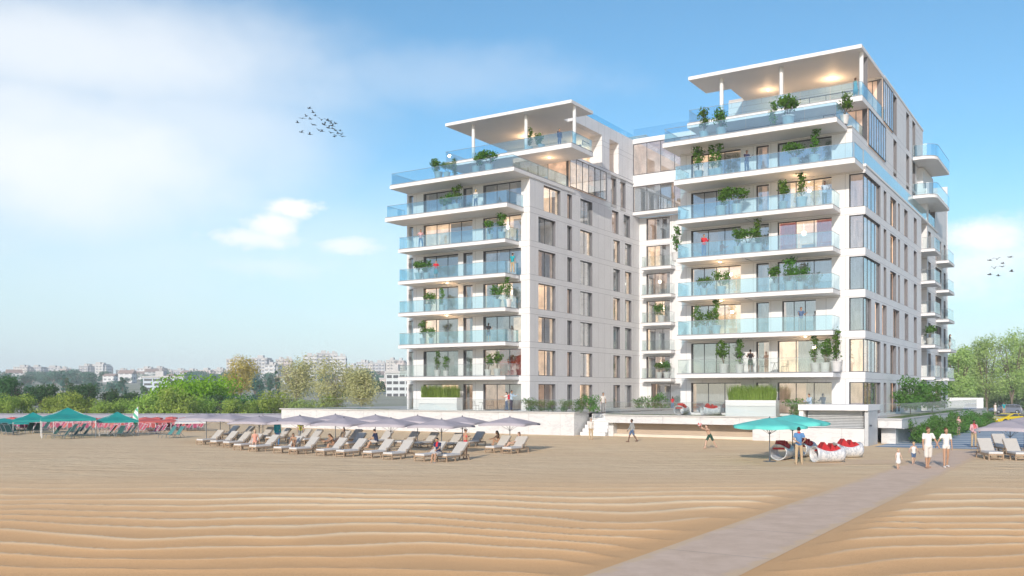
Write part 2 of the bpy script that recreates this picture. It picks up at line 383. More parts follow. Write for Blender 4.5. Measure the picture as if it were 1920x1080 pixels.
def person(label, loc, face, h=1.72, skin='light', hair='brown', hs='short', top=('tee', 'white'), bottom=('shorts', 'white'), lean=0, twist=0, legs=((4, 3, -3), (-5, 3, -3)), arms=((6, 9, 14, -3), (-4, 9, 14, -3)), hz=None, head=(8, 0), shoes=None, group=None, build=1.0, voxel=.0125, extra=None, child=False, cat='person'):
    """face: degrees, 0 looks at the camera; legs: (thigh forward, out, knee bend); arms: (forward, out, elbow, inward)"""
    s = h/1.75; hd = 1.28 if child else 1.0
    P = Vector((0, 0, 0)); chest = P+rotf((0, 0, .30), lean, 0); sh = P+rotf((0, 0, .49), lean, twist); nk = P+rotf((0, 0, .55), lean, twist)
    hc = nk+rotf((0, 0, .135*hd), lean+head[0], head[1])+Vector((0, -.012, 0))
    b = build; body = MB(); topm = MB(); botm = MB(); J = {}
    body.ball(P+Vector((0, 0, .0)), (.155*b, .11*b, .12), 14, 10); body.cone(P, chest, .118*b, .125*b, 14)
    Rt = Matrix.Rotation(R(lean), 3, 'X')
    body.ball(chest+rotf((0, .0, .07), lean, 0), (.165*b, .105*b, .15), 14, 10, M=Rt); body.cone(sh+Vector((-.12*b, 0, -.02)), sh+Vector((.12*b, 0, -.02)), .062, .062)
    body.cone(sh, nk+rotf((0, 0, .05), lean+head[0], 0), .062, .05)
    Hr = Matrix.Rotation(R(head[1]), 3, 'Y') @ Matrix.Rotation(R(lean+head[0]), 3, 'X')
    def hp(x, y, z): return hc+Hr @ Vector((x*hd, y*hd, z*hd))
    body.ball(hc, (.076*hd, .095*hd, .112*hd), 16, 12, M=Hr); body.ball(hp(0, -.035, -.055), (.052*hd, .06*hd, .055*hd), 12, 8, M=Hr)
    body.cone(hp(0, -.090, .012), hp(0, -.106, -.018), .011*hd, .015*hd, 8)
    for x in (-1, 1): body.ball(hp(x*.077, .005, -.005), (.012*hd, .02*hd, .03*hd), 8, 6, M=Hr)
    body.cone(hp(-.016, -.092, -.052), hp(.016, -.092, -.052), .008*hd, .008*hd, 8)
    minz = 9; feet = []
    for side, (f, out, kb) in zip((-1, 1), legs):
        hip = P+Vector((side*.088*b, 0, -.03)); kn, an = limb(hip, side, f, out, .42, kb, -out*.6, .41)
        body.cone(hip, kn, .088*b, .055*b, 14); body.cone(kn, an, .054*b, .036, 12); body.ball(kn+(an-kn)*.28+Vector((0, .015, 0)), (.05*b, .055*b, .10), 10, 8)
        fd = rotf((0, -1, 0), 0, 0); fz = -.055; tilt = -max(0, -(f+kb))*.35
        toe = an+Vector((side*.02, -.155*math.cos(R(tilt)), fz+.012+.10*math.sin(R(tilt))*1)); heel = an+Vector((0, .035, fz+.01))
        if f > 60 and an.z > -.35: toe = an+Vector((0, -.09, .13)); heel = an+Vector((0, .02, -.03))
        body.cone(heel, toe, .037, .026, 10); body.cone(an, heel, .036, .036, 8)
        minz = min(minz, heel.z-.04, toe.z-.028); J[side, 'leg'] = (hip, kn, an, heel, toe); feet.append((heel, toe))
        k = bottom[0] if bottom else None
        if k in ('shorts', 'trousers', 'briefs'):
            if k == 'briefs': botm.cone(hip, hip+(kn-hip)*.12, .097*b, .092*b, 12)
            elif k == 'shorts': botm.cone(hip, kn+(hip-kn)*(.06 if bottom[1] == 'offwhite' else .3), .105*b, .085*b, 14)
            elif k == 'trousers': botm.cone(hip, kn, .100*b, .072*b, 14); botm.cone(kn, an+(kn-an)*.05, .071*b, .058, 12)
    if bottom:
        botm.ball(P, (.168*b, .122*b, .115), 14, 10); botm.cone(P, P+rotf((0, 0, .10), lean, 0), .128*b, .128*b)
        if bottom[0] == 'skirt': botm.cone(P+Vector((0, 0, .05)), P+Vector((0, -.02, -.34)), .13*b, .21*b, 16)
    for side, (f, out, el, inn) in zip((-1, 1), arms):
        so = sh+rotf((side*.175*b, 0, -.02), 0, 0); e, w = limb(so, side, f+lean*0, out, .285, el, inn-out*.5, .245)
        body.ball(so, .058*b, 10, 8); body.cone(so, e, .050*b, .038*b, 12); body.cone(e, w, .039*b, .026, 12)
        d = (w-e).normalized(); sx = Vector((side, 0, 0)); nrm = d.cross(Vector((0, 1, 0)) if abs(d.y) < .8 else Vector((0, 0, 1))).normalized(); wd = d.cross(nrm).normalized()
        pl = w+d*.045; body.cone(w+d*.01, w+d*.075, .026, .028, 10); body.ball(pl+d*.02, .031, 10, 8)
        curl = -nrm*(1 if nrm.x*side > 0 else -1)
        for q, (off, ln) in enumerate(((-.030, .062), (-.011, .074), (.009, .070), (.028, .055))):
            a0 = w+d*.085+wd*off; a1 = a0+(d*.8+curl*.25).normalized()*ln*.55; a2 = a1+(d*.6+curl*.7).normalized()*ln*.5
            body.cone(a0, a1, .0095, .009, 8); body.cone(a1, a2, .009, .0075, 8)
        t0 = w+d*.035-wd*.026; t1 = t0+(d*.6-wd*.75).normalized()*.035; body.cone(t0, t1, .0115, .010, 8); body.cone(t1, t1+(d*.9-wd*.2).normalized()*.028, .010, .009, 8)
        J[side, 'arm'] = (so, e, w, d)
        if top and top[0] in ('tee', 'shirt'):
            topm.cone(so, e if top[0] == 'shirt' else so+(e-so)*.55, .066*b, .056*b, 12)
            if top[0] == 'shirt': topm.cone(e, w, .054*b, .042, 12)
    if top:
        k = top[0]
        if k in ('tee', 'shirt', 'tank', 'dress'):
            topm.cone(P+rotf((0, 0, .02), lean, 0), chest, .138*b, .142*b, 16); topm.ball(chest+rotf((0, 0, .06), lean, 0), (.182*b, .122*b, .16), 16, 12, M=Rt)
            topm.ball(P+rotf((0, 0, .01), lean, 0), (.178*b, .132*b, .09), 14, 8)
            if k != 'tank': topm.cone(sh+Vector((-.13*b, 0, -.025)), sh+Vector((.13*b, 0, -.025)), .068, .068, 12)
            else: topm.cone(sh+Vector((-.10*b, 0, -.03)), sh+Vector((.10*b, 0, -.03)), .058, .058, 12)
            if k == 'dress': topm.cone(P+Vector((0, 0, .08)), P+Vector((0, -.01, -.30)), .13*b, .22*b, 18)
        elif k == 'bikini':
            for x in (-1, 1): topm.ball(chest+rotf((x*.07, -.085, .06), lean, 0), (.062, .05, .055), 12, 8)
            topm.cone(chest+rotf((-.10, -.02, .06), lean, 0), chest+rotf((.10, -.02, .06), lean, 0), .095, .095, 14)
    hairm = MB()
    if hs: 
        hairm.ball(hp(0, .018, .022), (.085*hd, .098*hd, .108*hd), 16, 12, M=Hr)
        if hs == 'long': hairm.cone(hp(0, .06, -.02), hp(0, .085, -.24), .075*hd, .05*hd, 12)
        if hs == 'bob': hairm.cone(hp(0, .04, -.02), hp(0, .05, -.09), .085*hd, .07*hd, 12)
        if hs == 'bun': hairm.ball(hp(0, .10, .09), .05*hd, 10, 8)
        if hs == 'pigtails':
            for x in (-1, 1): hairm.ball(hp(x*.075, .02, .10), .035*hd, 8, 8)
    z = -minz if hz is None else hz/s
    t = thing('person', label, 'person', Vector(loc), R(face), group, s)
    def put_(m, nm, mat, vox, par):
        o = link_obj(nm, bake(m, vox, mat, nm), par); return o
    bo = put_(body, 'body', SK[skin], voxel, t); bo.location = (0, 0, z)
    if top and topm.v: put_(topm, {'tee': 't_shirt', 'shirt': 'shirt', 'tank': 'vest_top', 'dress': 'dress', 'bikini': 'bikini_top'}[top[0]], cloth(top[1]), .014, t).location = (0, 0, z)
    if bottom and botm.v: put_(botm, {'shorts': 'shorts', 'trousers': 'trousers', 'skirt': 'skirt', 'briefs': 'swim_briefs'}[bottom[0]], cloth(bottom[1]), .014, t).location = (0, 0, z)
    if hs:
        # keep the face clear: cut the hair cap in front below the brow
        me = bake(hairm, .014, HR[hair], 'hair')
        inv = Hr.inverted(); bmx = bmesh.new(); bmx.from_mesh(me)
        kill = [v for v in bmx.verts if (lambda q: q.y < -.028*hd and q.z < .052*hd and q.z > -.2)(inv @ (v.co-hc))]
        bmesh.ops.delete(bmx, geom=kill, context='VERTS'); bmx.to_mesh(me); bmx.free(); link_obj('hair', me, t).location = (0, 0, z)
    for x in (-1, 1):
        e = MB(); e.ball(hp(x*.030, -.084, .014), (.011*hd, .008*hd, .008*hd), 8, 6, M=Hr); e.build('eye', HR['black'], t).location = (0, 0, z)
    if shoes:
        for hl, to in feet:
            q = MB(); q.cone(hl+Vector((0, .005, -.004)), to+Vector((0, -.01, -.002)), .045, .036, 12); put_(q, 'shoe', cloth(shoes), .012, t).location = (0, 0, z)
    if extra == 'scarf' or extra == 'vest':
        q = MB(); q.ball(nk+Vector((0, -.01, -.01)), (.085, .085, .05), 14, 8, M=Rt)
        if extra == 'scarf': q.cone(sh+Vector((-.05, -.10, -.02)), chest+Vector((-.06, -.14, -.02)), .035, .03); q.cone(sh+Vector((.05, -.10, -.02)), chest+Vector((.06, -.14, -.05)), .035, .03)
        put_(q, 'scarf', cloth('red'), .014, t).location = (0, 0, z)
    if extra == 'redfront':
        q = MB(); q.ball(nk+rotf((0, -.01, -.01), lean, 0), (.08, .08, .045), 14, 8, M=Rt); q.ball(chest+rotf((0, -.055, .03), lean, 0), (.10, .085, .22), 14, 10, M=Rt); put_(q, 'red_bib', cloth('red'), .014, t).location = (0, 0, z)
    if extra == 'capw':
        q = MB(); q.ball(hp(0, .01, .055), (.086, .10, .07), 14, 8, M=Hr); q.cone(hp(-.03, -.10, .05), hp(.03, -.10, .05), .025, .025); put_(q, 'cap', cloth('lgrey'), .014, t).location = (0, 0, z)
    if extra == 'sunhat':
        q = MB(); q.tube(hp(0, 0, .075), hp(0, 0, .085), .17, .16, 18); q.ball(hp(0, 0, .09), (.09, .10, .06), 12, 8, M=Hr); q.build('sun_hat', cloth('offwhite'), t).location = (0, 0, z)
    t['_j'] = 1; del t['_j']
    return t, J, z, s
ST = ((3, 3, -2), (-3, 3, -2)); WK = ((22, 1, -8), (-16, 1, -22)); REL = ((4, 8, 16, -3), (-2, 8, 16, -3))
CR = ((28, 8, 95, -38), (30, 8, 92, -38))    # arms folded in front
PH = ((30, 6, 100, -20), (10, 8, 20, 0))     # one hand up with a phone
# family walking on the mat
fam = 'family walking hand in hand on the mat'
person('tall man in white t-shirt and white shorts leading the family on the mat', at(1740, 878), 8, 1.98, 'tan', 'brown', top=('tee', 'white'), bottom=('shorts', 'offwhite'), legs=((10, 3, -6), (-8, 3, -10)), arms=((2, 10, 10, 0), (8, 27, 8, 8)), head=(22, -14), group=fam, voxel=.011, shoes=None, build=1.06)
person('barefoot woman in white top and white short shorts holding the tall man by the hand', at(1774, 876.5), -6, 1.92, 'tan', 'brown', 'bob', top=('tee', 'white'), bottom=('briefs', 'white'), legs=((8, 2, -6), (-8, 2, -12)), arms=((8, 34, 6, 12), (0, 12, 10, -4)), head=(20, -10), group=fam, voxel=.011, build=.92, shoes='white')
person('smallest girl with pigtails and a short white dress at the left of the family', at(1684, 880), 10, .94, 'light', 'blond', 'pigtails', top=('dress', 'white'), bottom=None, legs=((8, 3, -8), (-6, 3, -8)), arms=((6, 20, 20, 0), (4, 18, 20, 0)), child=True, group=fam, voxel=.013)
person('child in white vest and blue denim shorts walking left of the tall man', at(1713, 871), -8, 1.10, 'light', 'blond', 'short', top=('tank', 'white'), bottom=('shorts', 'denim'), legs=((16, 2, -10), (-12, 2, -26)), arms=((10, 34, 40, 10), (6, 28, 14, 10)), child=True, group=fam, voxel=.013)
person('man in blue t-shirt seen from behind, hands clasped at his back by the tube seats', at(1498, 870.5), 176, 1.86, 'tan', 'black', top=('tee', 'blue'), bottom=('trousers', 'khaki'), legs=((3, 5, -3), (-3, 5, -3)), arms=((-24, 20, -18, -62), (-24, 20, -18, -62)), head=(12, 0), extra='scarf', voxel=.011, shoes='khaki')
t, J, z, s = person('bare chested man in dark green shorts lunging left to catch the ball', at(1331, 841), -62, 1.66, 'light', 'brown', top=None, bottom=('shorts', 'dgreen'), lean=28, legs=((32, 5, -20), (-30, 5, -8)), arms=((100, 2, 22, -4), (92, 2, 24, -4)), head=(-22, 0), voxel=.011)
w = J[1, 'arm'][2]+J[1, 'arm'][3]*.13; w2_ = J[-1, 'arm'][2]+J[-1, 'arm'][3]*.13; bc = Matrix.Rotation(R(-62), 3, 'Z') @ (((w+w2_)/2+Vector((0, -.02, .13+z)))*s)
m = MB(); m.ball((0, 0, 0), .125, 18, 12); bml, bnt, bo_ = nodes_of('red_white_ball'); g = G(bnt); sp_ = g.n('ShaderNodeSeparateXYZ', {0: g.n('ShaderNodeTexCoord').outputs['Object']})
an_ = g.math('FRACT', g.math('MULTIPLY', g.math('ARCTAN2', sp_.outputs[2], sp_.outputs[0]), 3/6.2832)); c = g.mix(g.math('LESS_THAN', an_, .55), (.8, .78, .76), (.65, .03, .03)); bq = g.n('ShaderNodeBsdfPrincipled', {'Base Color': c, 'Roughness': .5}); bnt.links.new(bq.outputs[0], bo_.inputs[0])
tag(m.build('beach_ball', bml, None, Vector(t.location)+bc), 'red and white beach ball at the fingertips of the lunging man', 'ball')
person('man in grey jacket and denim shorts walking left before the tan recess', at(1185, 829), -70, 1.70, 'dark', 'black', top=('shirt', 'grey'), bottom=('shorts', 'denim'), legs=WK, arms=((14, 6, 22, 0), (-14, 6, 18, 0)), shoes='brownp')
person('person in open cream shirt and khaki trousers standing before the steps', at(1108, 825), 12, 1.66, 'tan', 'black', top=('shirt', 'offwhite'), bottom=('trousers', 'khaki'), legs=ST, arms=REL, extra='sunhat' if 0 else None)
person('woman in red bikini and pale cap standing at the end of the loungers', at(872.5, 861), 130, 1.66, 'tan', 'brown', 'short', top=('bikini', 'red'), bottom=('briefs', 'red'), legs=((2, 1, -2), (-2, 1, -3)), arms=((4, 4, 12, -2), (30, 6, 80, -10)), extra='capw', build=.9)
# on the loungers
def seat(label, px, py, face, hz=.46, **k): return person(label, at(px, py), face, hz=hz, **k)
seat('man with red bib and navy sleeves sitting on the edge of the front right lounger', 822, 866.5, -32, .52, h=1.66, skin='tan', hair='black', top=('tee', 'navy'), bottom=('shorts', 'lgrey'), lean=8, legs=((76, 6, -62), (80, 6, -72)), arms=((28, 6, 40, -10), (26, 8, 46, -12)), head=(14, 0), extra='redfront', shoes='grey')
seat('blond woman in peach swimsuit sitting on the fifth front lounger', 478, 843.5, 8, .52, h=1.62, skin='light', hair='blond', hs='bob', top=('tank', 'peach'), bottom=('briefs', 'peach'), lean=-4, legs=((62, 7, -60), (62, 7, -60)), arms=((-8, 16, 6, 0), (-8, 16, 6, 0)), head=(10, 0), build=.95)
seat('woman with brown hair bent over her lap on the seventh front lounger', 551, 848, 5, .50, h=1.55, skin='tan', hair='brown', hs='long', top=('bikini', 'print'), bottom=('briefs', 'print'), lean=22, legs=((85, 8, -85), (85, 8, -80)), arms=((36, 10, 30, -6), (36, 10, 30, -6)), head=(16, 0), build=.9)
seat('sunbather leaning forward with arms round her knees between the rows', 627, 850, -55, .50, h=1.6, skin='tan', hair='brown', hs='long', top=('bikini', 'brownp'), bottom=('briefs', 'brownp'), lean=26, legs=((108, 4, -92), (104, 4, -88)), arms=((58, 6, 30, -8), (56, 6, 30, -8)), head=(10, 0), build=.9)
seat('red haired person in a brown print top reclining in the rear row', 641, 838, -40, .54, h=1.6, skin='light', hair='auburn', hs='long', top=('tee', 'print'), bottom=('briefs', 'print'), lean=-18, legs=((96, 4, -40), (92, 4, -30)), arms=((20, 14, 40, -10), (20, 14, 40, -10)), head=(14, 0), build=.92)
seat('man in navy t-shirt with black hair sitting with his back turned in the rear row', 706, 843, -110, .54, h=1.66, skin='light', hair='black', top=('tee', 'navy'), bottom=('shorts', 'lgrey'), lean=10, legs=((86, 8, -50), (88, 8, -54)), arms=((30, 8, 36, -10), (30, 8, 36, -10)), head=(16, 0))
seat('long haired woman hugging her knees on the lounger left of the last pole', 936, 844, -75, .50, h=1.58, skin='tan', hair='black', hs='long', top=('bikini', 'brownp'), bottom=('briefs', 'brownp'), lean=12, legs=((118, 3, -108), (112, 3, -104)), arms=((50, 6, 28, -8), (48, 6, 28, -8)), head=(6, 0), build=.9)
seat('woman in pale green print top reclining on the rightmost lounger', 966, 847, -62, .52, h=1.6, skin='light', hair='auburn', hs='long', top=('tee', 'lgrey'), bottom=('briefs', 'olive'), lean=-30, legs=((100, 5, -60), (92, 5, -34)), arms=((20, 12, 50, -12), (24, 10, 60, -16)), head=(26, 0), build=.92)
person('person in teal patterned shirt and jeans standing between the loungers', at(520, 836), 40, 1.72, 'tan', 'brown', top=('shirt', 'teal'), bottom=('trousers', 'blue'), legs=ST, arms=REL)
person('person in yellow top and grey shorts standing by the umbrella pole behind', at(563.5, 829), 20, 1.62, 'tan', 'blond', 'bob', top=('tee', 'yellow'), bottom=('shorts', 'grey'), legs=ST, arms=REL)
person('man with red scarf, pink jacket and teal shirt at the foot of the striped paving', at(1826, 838.5), 5, 1.78, 'dark', 'black', top=('shirt', 'pink'), bottom=('trousers', 'khaki'), legs=((3, 6, -3), (-3, 6, -3)), arms=((6, 16, 50, -18), (6, 16, 50, -18)), extra='scarf', shoes='brownp')
person('girl with dark hair in a pale pink dress on the striped paving by the shrubs', at(1797, 816), 0, 1.6, 'light', 'black', 'long', top=('dress', 'pink'), bottom=None, legs=ST, arms=((24, 8, 110, -20), (24, 8, 110, -20)), build=.9)
person('woman in white dress and sun hat standing beside the grey estate car', at(1866, 777.5), 10, 1.85, 'light', 'brown', 'short', top=('dress', 'white'), bottom=None, legs=ST, arms=REL, extra='sunhat', voxel=.02)
person('red haired woman in a green top standing near the parked cars', at(1882.5, 777.5), 170, 1.95, 'light', 'auburn', 'bob', top=('tee', 'teal'), bottom=('shorts', 'khaki'), legs=ST, arms=REL, voxel=.02)
# on the terraces and balconies
def bal(label, px, k, face, v=69.2, z=None, **kw):
    kw.setdefault('voxel', .02); return person(label, w2(onv(px, v), v, (LVP[k] if z is None else z)+.012), face, **kw)
bal('woman in cream top and jeans on the sixth floor left tower balcony', 892, 6, 150, skin='tan', hair='blond', hs='bob', top=('shirt', 'offwhite'), bottom=('trousers', 'denim'), legs=ST, arms=REL, h=1.72)
bal('woman in pink waistcoat and jeans with hands on hips, fifth floor left tower', 789, 5, 20, skin='tan', hair='auburn', hs='long', top=('tee', 'pink'), bottom=('trousers', 'blue'), legs=((2, 9, -2), (-2, 9, -2)), arms=((-10, 36, 30, -70), (-10, 36, 30, -70)), h=1.7)
bal('woman in red top leaning at the fourth floor left tower rail', 817.5, 4, 10, skin='light', hair='brown', hs='long', top=('tee', 'red'), bottom=('skirt', 'teal'), legs=ST, arms=((10, 26, 70, -30), (10, 26, 70, -30)), h=1.66)
bal('person in teal shirt and sun hat on the fourth floor left tower corner', 961, 4, 150, skin='tan', hair='black', top=('tee', 'teal'), bottom=('trousers', 'khaki'), legs=ST, arms=REL, extra='sunhat', h=1.72)
bal('woman in black top and denim shorts on the second floor left tower balcony', 916, 2, 160, skin='light', hair='black', hs='long', top=('tee', 'black'), bottom=('shorts', 'denim'), legs=ST, arms=((30, 8, 110, -20), (30, 8, 110, -20)), h=1.68)
bal('man in blue shirt embracing a family on the terrace of the left tower', 959, 0, 60, z=1.94, skin='tan', hair='black', top=('shirt', 'lblue'), bottom=('trousers', 'navy'), legs=ST, arms=((50, 4, 70, -20), (50, 4, 70, -20)), h=1.8)
bal('woman in white top embracing the man in blue on the terrace', 950, 0, -70, z=1.94, skin='light', hair='black', hs='bob', top=('tee', 'white'), bottom=('trousers', 'denim'), legs=ST, arms=((50, 4, 60, -20), (50, 4, 60, -20)), h=1.66)
bal('child in red held up between the couple on the terrace', 954, 0, 10, z=2.62, skin='light', hair='brown', top=('tee', 'red'), bottom=('shorts', 'red'), legs=((40, 8, -60), (40, 8, -60)), arms=((40, 10, 60, -10), (40, 10, 60, -10)), h=.95, child=True)
bal('dark haired man under the left canopy on the roof terrace', 1049, 8, 20, v=75, skin='tan', hair='black', top=('shirt', 'navy'), bottom=('trousers', 'denim'), legs=ST, arms=REL, h=1.74)
bal('dark skinned man with folded arms on the sixth floor right tower balcony', 1400, 6, 10, skin='dark', hair='black', top=('tee', 'navy'), bottom=('trousers', 'denim'), legs=ST, arms=CR, h=1.78)
bal('man in pale blue jacket on the fifth floor right tower balcony', 1546, 5, 0, skin='dark', hair='black', top=('shirt', 'lblue'), bottom=('trousers', 'grey'), legs=ST, arms=CR, h=1.76)
bal('man in red checked shirt and jeans on the fourth floor right tower balcony', 1320, 4, 5, skin='tan', hair='black', top=('shirt', 'red'), bottom=('trousers', 'blue'), legs=ST, arms=CR, h=1.76)
bal('man in blue t-shirt with folded arms on the second floor right tower balcony', 1502, 2, 0, skin='tan', hair='black', top=('tee', 'denim'), bottom=('trousers', 'lgrey'), legs=ST, arms=CR, h=1.76)
bal('man in black top and green shorts seen from behind, first floor right tower', 1407, 1, 170, skin='dark', hair='black', top=('tank', 'black'), bottom=('shorts', 'dgreen'), legs=ST, arms=CR, h=1.74)
bal('man in pale shirt sitting at the terrace behind the kiosk roof', 1519, 0, -70, v=69.3, z=1.78, skin='tan', hair='black', top=('shirt', 'lblue'), bottom=('trousers', 'lgrey'), lean=6, legs=ST, arms=((30, 8, 60, -8), (30, 8, 60, -8)), h=1.7)
bal('woman in a teal dress at the right column of the top roof terrace', 1604, 8, 120, v=74.9, skin='tan', hair='brown', hs='bob', top=('dress', 'teal'), bottom=('trousers', 'teal'), legs=ST, arms=REL, h=1.7)
bal('dark haired man in white t-shirt behind the balustrade by the steps', 1131, 0, 10, v=71.6, z=1.78, skin='tan', hair='black', top=('tee', 'offwhite'), bottom=('trousers', 'grey'), legs=ST, arms=REL, h=1.76)
bal('child in red top by the lit window of the link building', 1261, 0, 160, v=91.8, z=1.78, skin='tan', hair='brown', hs='bob', top=('tee', 'red'), bottom=('trousers', 'blue'), legs=ST, arms=REL, h=1.3, child=True)
person('woman with long dark hair on the rear wing second floor balcony', w2(-14.3, onu(1783, -14.2), LVP[2]+.012), 60, h=1.68, skin='light', hair='black', hs='long', top=('tee', 'black'), bottom=('skirt', 'lgrey'), legs=ST, arms=REL, voxel=.02)
# ================================================================= the apartment building (local x = u, y = v)
U0, V0 = -30.0, 80.0
BLD = thing('apartment_building', 'large white seaside apartment block of two towers with glass balconies and flat canopies', 'building', w2(U0, V0, 0), ROT)
LV = [1.95]+[5.05+3*k for k in range(9)]      # floor levels 0..8
def bb(m, x0, x1, y0, y1, z0, z1, k=0): m.box(x0-U0, x1-U0, y0-V0, y1-V0, z0, z1, k)
def wall(axis, c, a0, a1, z0, z1, ops, mat, name='wall', depth=.28):
    """facade sheet with real openings and reveals; axis 'v': faces -v, axis 'u': faces +u"""
    m = MB()
    As = sorted({a0, a1}|{min(max(o[i], a0), a1) for o in ops for i in (0, 1)})
    Zs = sorted({z0, z1}|{min(max(o[i], z0), z1) for o in ops for i in (2, 3)})
    def P(a, z, d=0.0):
        return (a-U0, c+d-V0, z) if axis == 'v' else (c-d-U0, a-V0, z)
    for a, b in zip(As, As[1:]):
        for p, q in zip(Zs, Zs[1:]):
            ma, mz = (a+b)/2, (p+q)/2
            if any(o[0] < ma < o[1] and o[2] < mz < o[3] for o in ops): continue
            m.quad(P(a, p), P(b, p), P(b, q), P(a, q))
    for o in ops:
        A, B, p, q = o[:4]; d = depth
        if p > z0+.01: m.quad(P(A, p), P(A, p, d), P(B, p, d), P(B, p), 1)
        if q < z1-.01: m.quad(P(A, q), P(B, q), P(B, q, d), P(A, q, d), 1)
        if A > a0+.01: m.quad(P(A, p), P(A, q), P(A, q, d), P(A, p, d), 1)
        if B < a1-.01: m.quad(P(B, p), P(B, p, d), P(B, q, d), P(B, q), 1)
    return m.build(name, [mat, M['reveal']], BLD)
def window(axis, c, a0, a1, z0, z1, panes=2, mode=None, depth=.22, name='window', curtain=True, room=2.4, sash=True, fr=.055):
    """framed glazing with curtains and a room behind"""
    mode = mode or rnd.choice(['room', 'room', 'room_dim', 'room_dim', 'room_lit'])
    def B(m, A, Bb, d0, d1, p, q, k=0):
        if axis == 'v': bb(m, A, Bb, c+d0, c+d1, p, q, k)
        else: bb(m, c-d0, c-d1, A, Bb, p, q, k)
    f = MB(); t = fr
    B(f, a0, a1, depth, depth+.07, z0, z0+t); B(f, a0, a1, depth, depth+.07, z1-t, z1)
    B(f, a0, a0+t, depth, depth+.07, z0+t, z1-t); B(f, a1-t, a1, depth, depth+.07, z0+t, z1-t)
    for i in range(1, panes):
        x = a0+(a1-a0)*i/panes; B(f, x-t*.45, x+t*.45, depth+.003, depth+.065, z0+t, z1-t)
    fo = f.build(name, M['frame'], BLD)
    p = MB()
    x0, x1 = a0+t, a1-t
    B(p, x0, x1, depth+.03, depth+.04, z0+t, z1-t); p.build('pane', M['pane'], fo)
    if curtain:
        w = a1-a0
        segs = rnd.choice([[(0, .3), (.7, 1)], [(0, .45)], [(.5, 1)], [(0, .2), (.8, 1)], [(.35, 1)], [(.05, .95)]])
        for s0, s1 in segs:
            cm = MB(); n = max(4, int((s1-s0)*w/.07)); pr = None
            for i in range(n+1):
                a = a0+.03+(s0+(s1-s0)*i/n)*(w-.06); d = depth+.32+(.06 if i % 2 else 0)
                cur = [(a-U0, c+d-V0, zz) if axis == 'v' else (c-d-U0, a-V0, zz) for zz in (z0+.02, z1-.02)]
                if pr: cm.quad(pr[0], cur[0], cur[1], pr[1])
                pr = cur
            cm.build('curtain', M['curtain_red'] if curtain == 'red' else M['curtain'], fo)
    rm = MB(); d0, d1 = depth+.08, depth+room; e = .25
    def P(a, z, d): return (a-U0, c+d-V0, z) if axis == 'v' else (c-d-U0, a-V0, z)
    A, Bq = a0-e*0, a1+e*0
    rm.quad(P(A, z0, d1), P(Bq, z0, d1), P(Bq, z1, d1), P(A, z1, d1))
    rm.quad(P(A, z0, d0), P(Bq, z0, d0), P(Bq, z0, d1), P(A, z0, d1)); rm.quad(P(A, z1, d0), P(A, z1, d1), P(Bq, z1, d1), P(Bq, z1, d0))
    rm.quad(P(A, z0, d0), P(A, z0, d1), P(A, z1, d1), P(A, z1, d0)); rm.quad(P(Bq, z0, d0), P(Bq, z1, d0), P(Bq, z1, d1), P(Bq, z0, d1))
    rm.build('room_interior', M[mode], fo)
    # furniture-like shapes and a lamp that show through the glass
    if a1-a0 > 2 and rnd.random() < .75 and name != 'glass_wall' and depth > 0:
        q = MB(); a = a0+(a1-a0)*rnd.uniform(.3, .7); 
        cc = P(a, z1-.75, depth+1.3)
        q.ball(cc, .2, 10, 6); q.tube((cc[0], cc[1], cc[2]+.15), (cc[0], cc[1], z1), .01)
        q.build('hanging_lamp', M['lampglow' if mode != 'room' else 'curtain'], fo)
        q = MB(); a = a0+(a1-a0)*rnd.uniform(.25, .6)
        B(q, a, a+1.0, depth+1.2, depth+1.9, z0+.02, z0+.45); B(q, a, a+1.0, depth+1.75, depth+1.92, z0+.45, z0+.85)
        q.build('sofa', M['railbase'], fo)
    return fo
def balcony(poly, zt, th=.36, rails=None, rh=1.05, glassm='rail', name='balcony', inset=.06, side=.0):
    """slab with a grey rail base on its rim and frameless glass above; rails = list of (x0,y0,x1,y1)"""
    m = MB(); pl = [(x-U0, y-V0) for x, y in poly]
    m.prism(pl, zt-th, zt-.09, 0)
    ins = [(x-U0, y-V0) for x, y in poly]
    cx = sum(p[0] for p in ins)/len(ins); cy = sum(p[1] for p in ins)/len(ins)
    m.prism([(x+(.03 if x < cx else -.03), y+(.03 if y < cy else -.0)) for x, y in ins], zt-.09, zt, 1)
    so = m.build(name, [M['white'], M['railbase']], BLD)
    if rails:
        gl = MB(); hr = MB()
        for (x0, y0, x1, y1) in rails:
            L = math.hypot(x1-x0, y1-y0); n = max(1, round(L/2.2)); dxx, dyy = (x1-x0)/L, (y1-y0)/L
            for i in range(n):
                s0, s1 = L*i/n+.012, L*(i+1)/n-.012
                a = (x0+dxx*s0-U0, y0+dyy*s0-V0); b = (x0+dxx*s1-U0, y0+dyy*s1-V0)
                gl.bar((a[0], a[1], zt+rh/2), (b[0], b[1], zt+rh/2), .018, rh-.02)
            hr.bar((x0-U0, y0-V0, zt+rh), (x1-U0, y1-V0, zt+rh), .035, .025)
        r = gl.build('railing', M[glassm], so); hr.build('handrail', M['steel'], r)
    return so

VF = 70.9; VB = 68.6
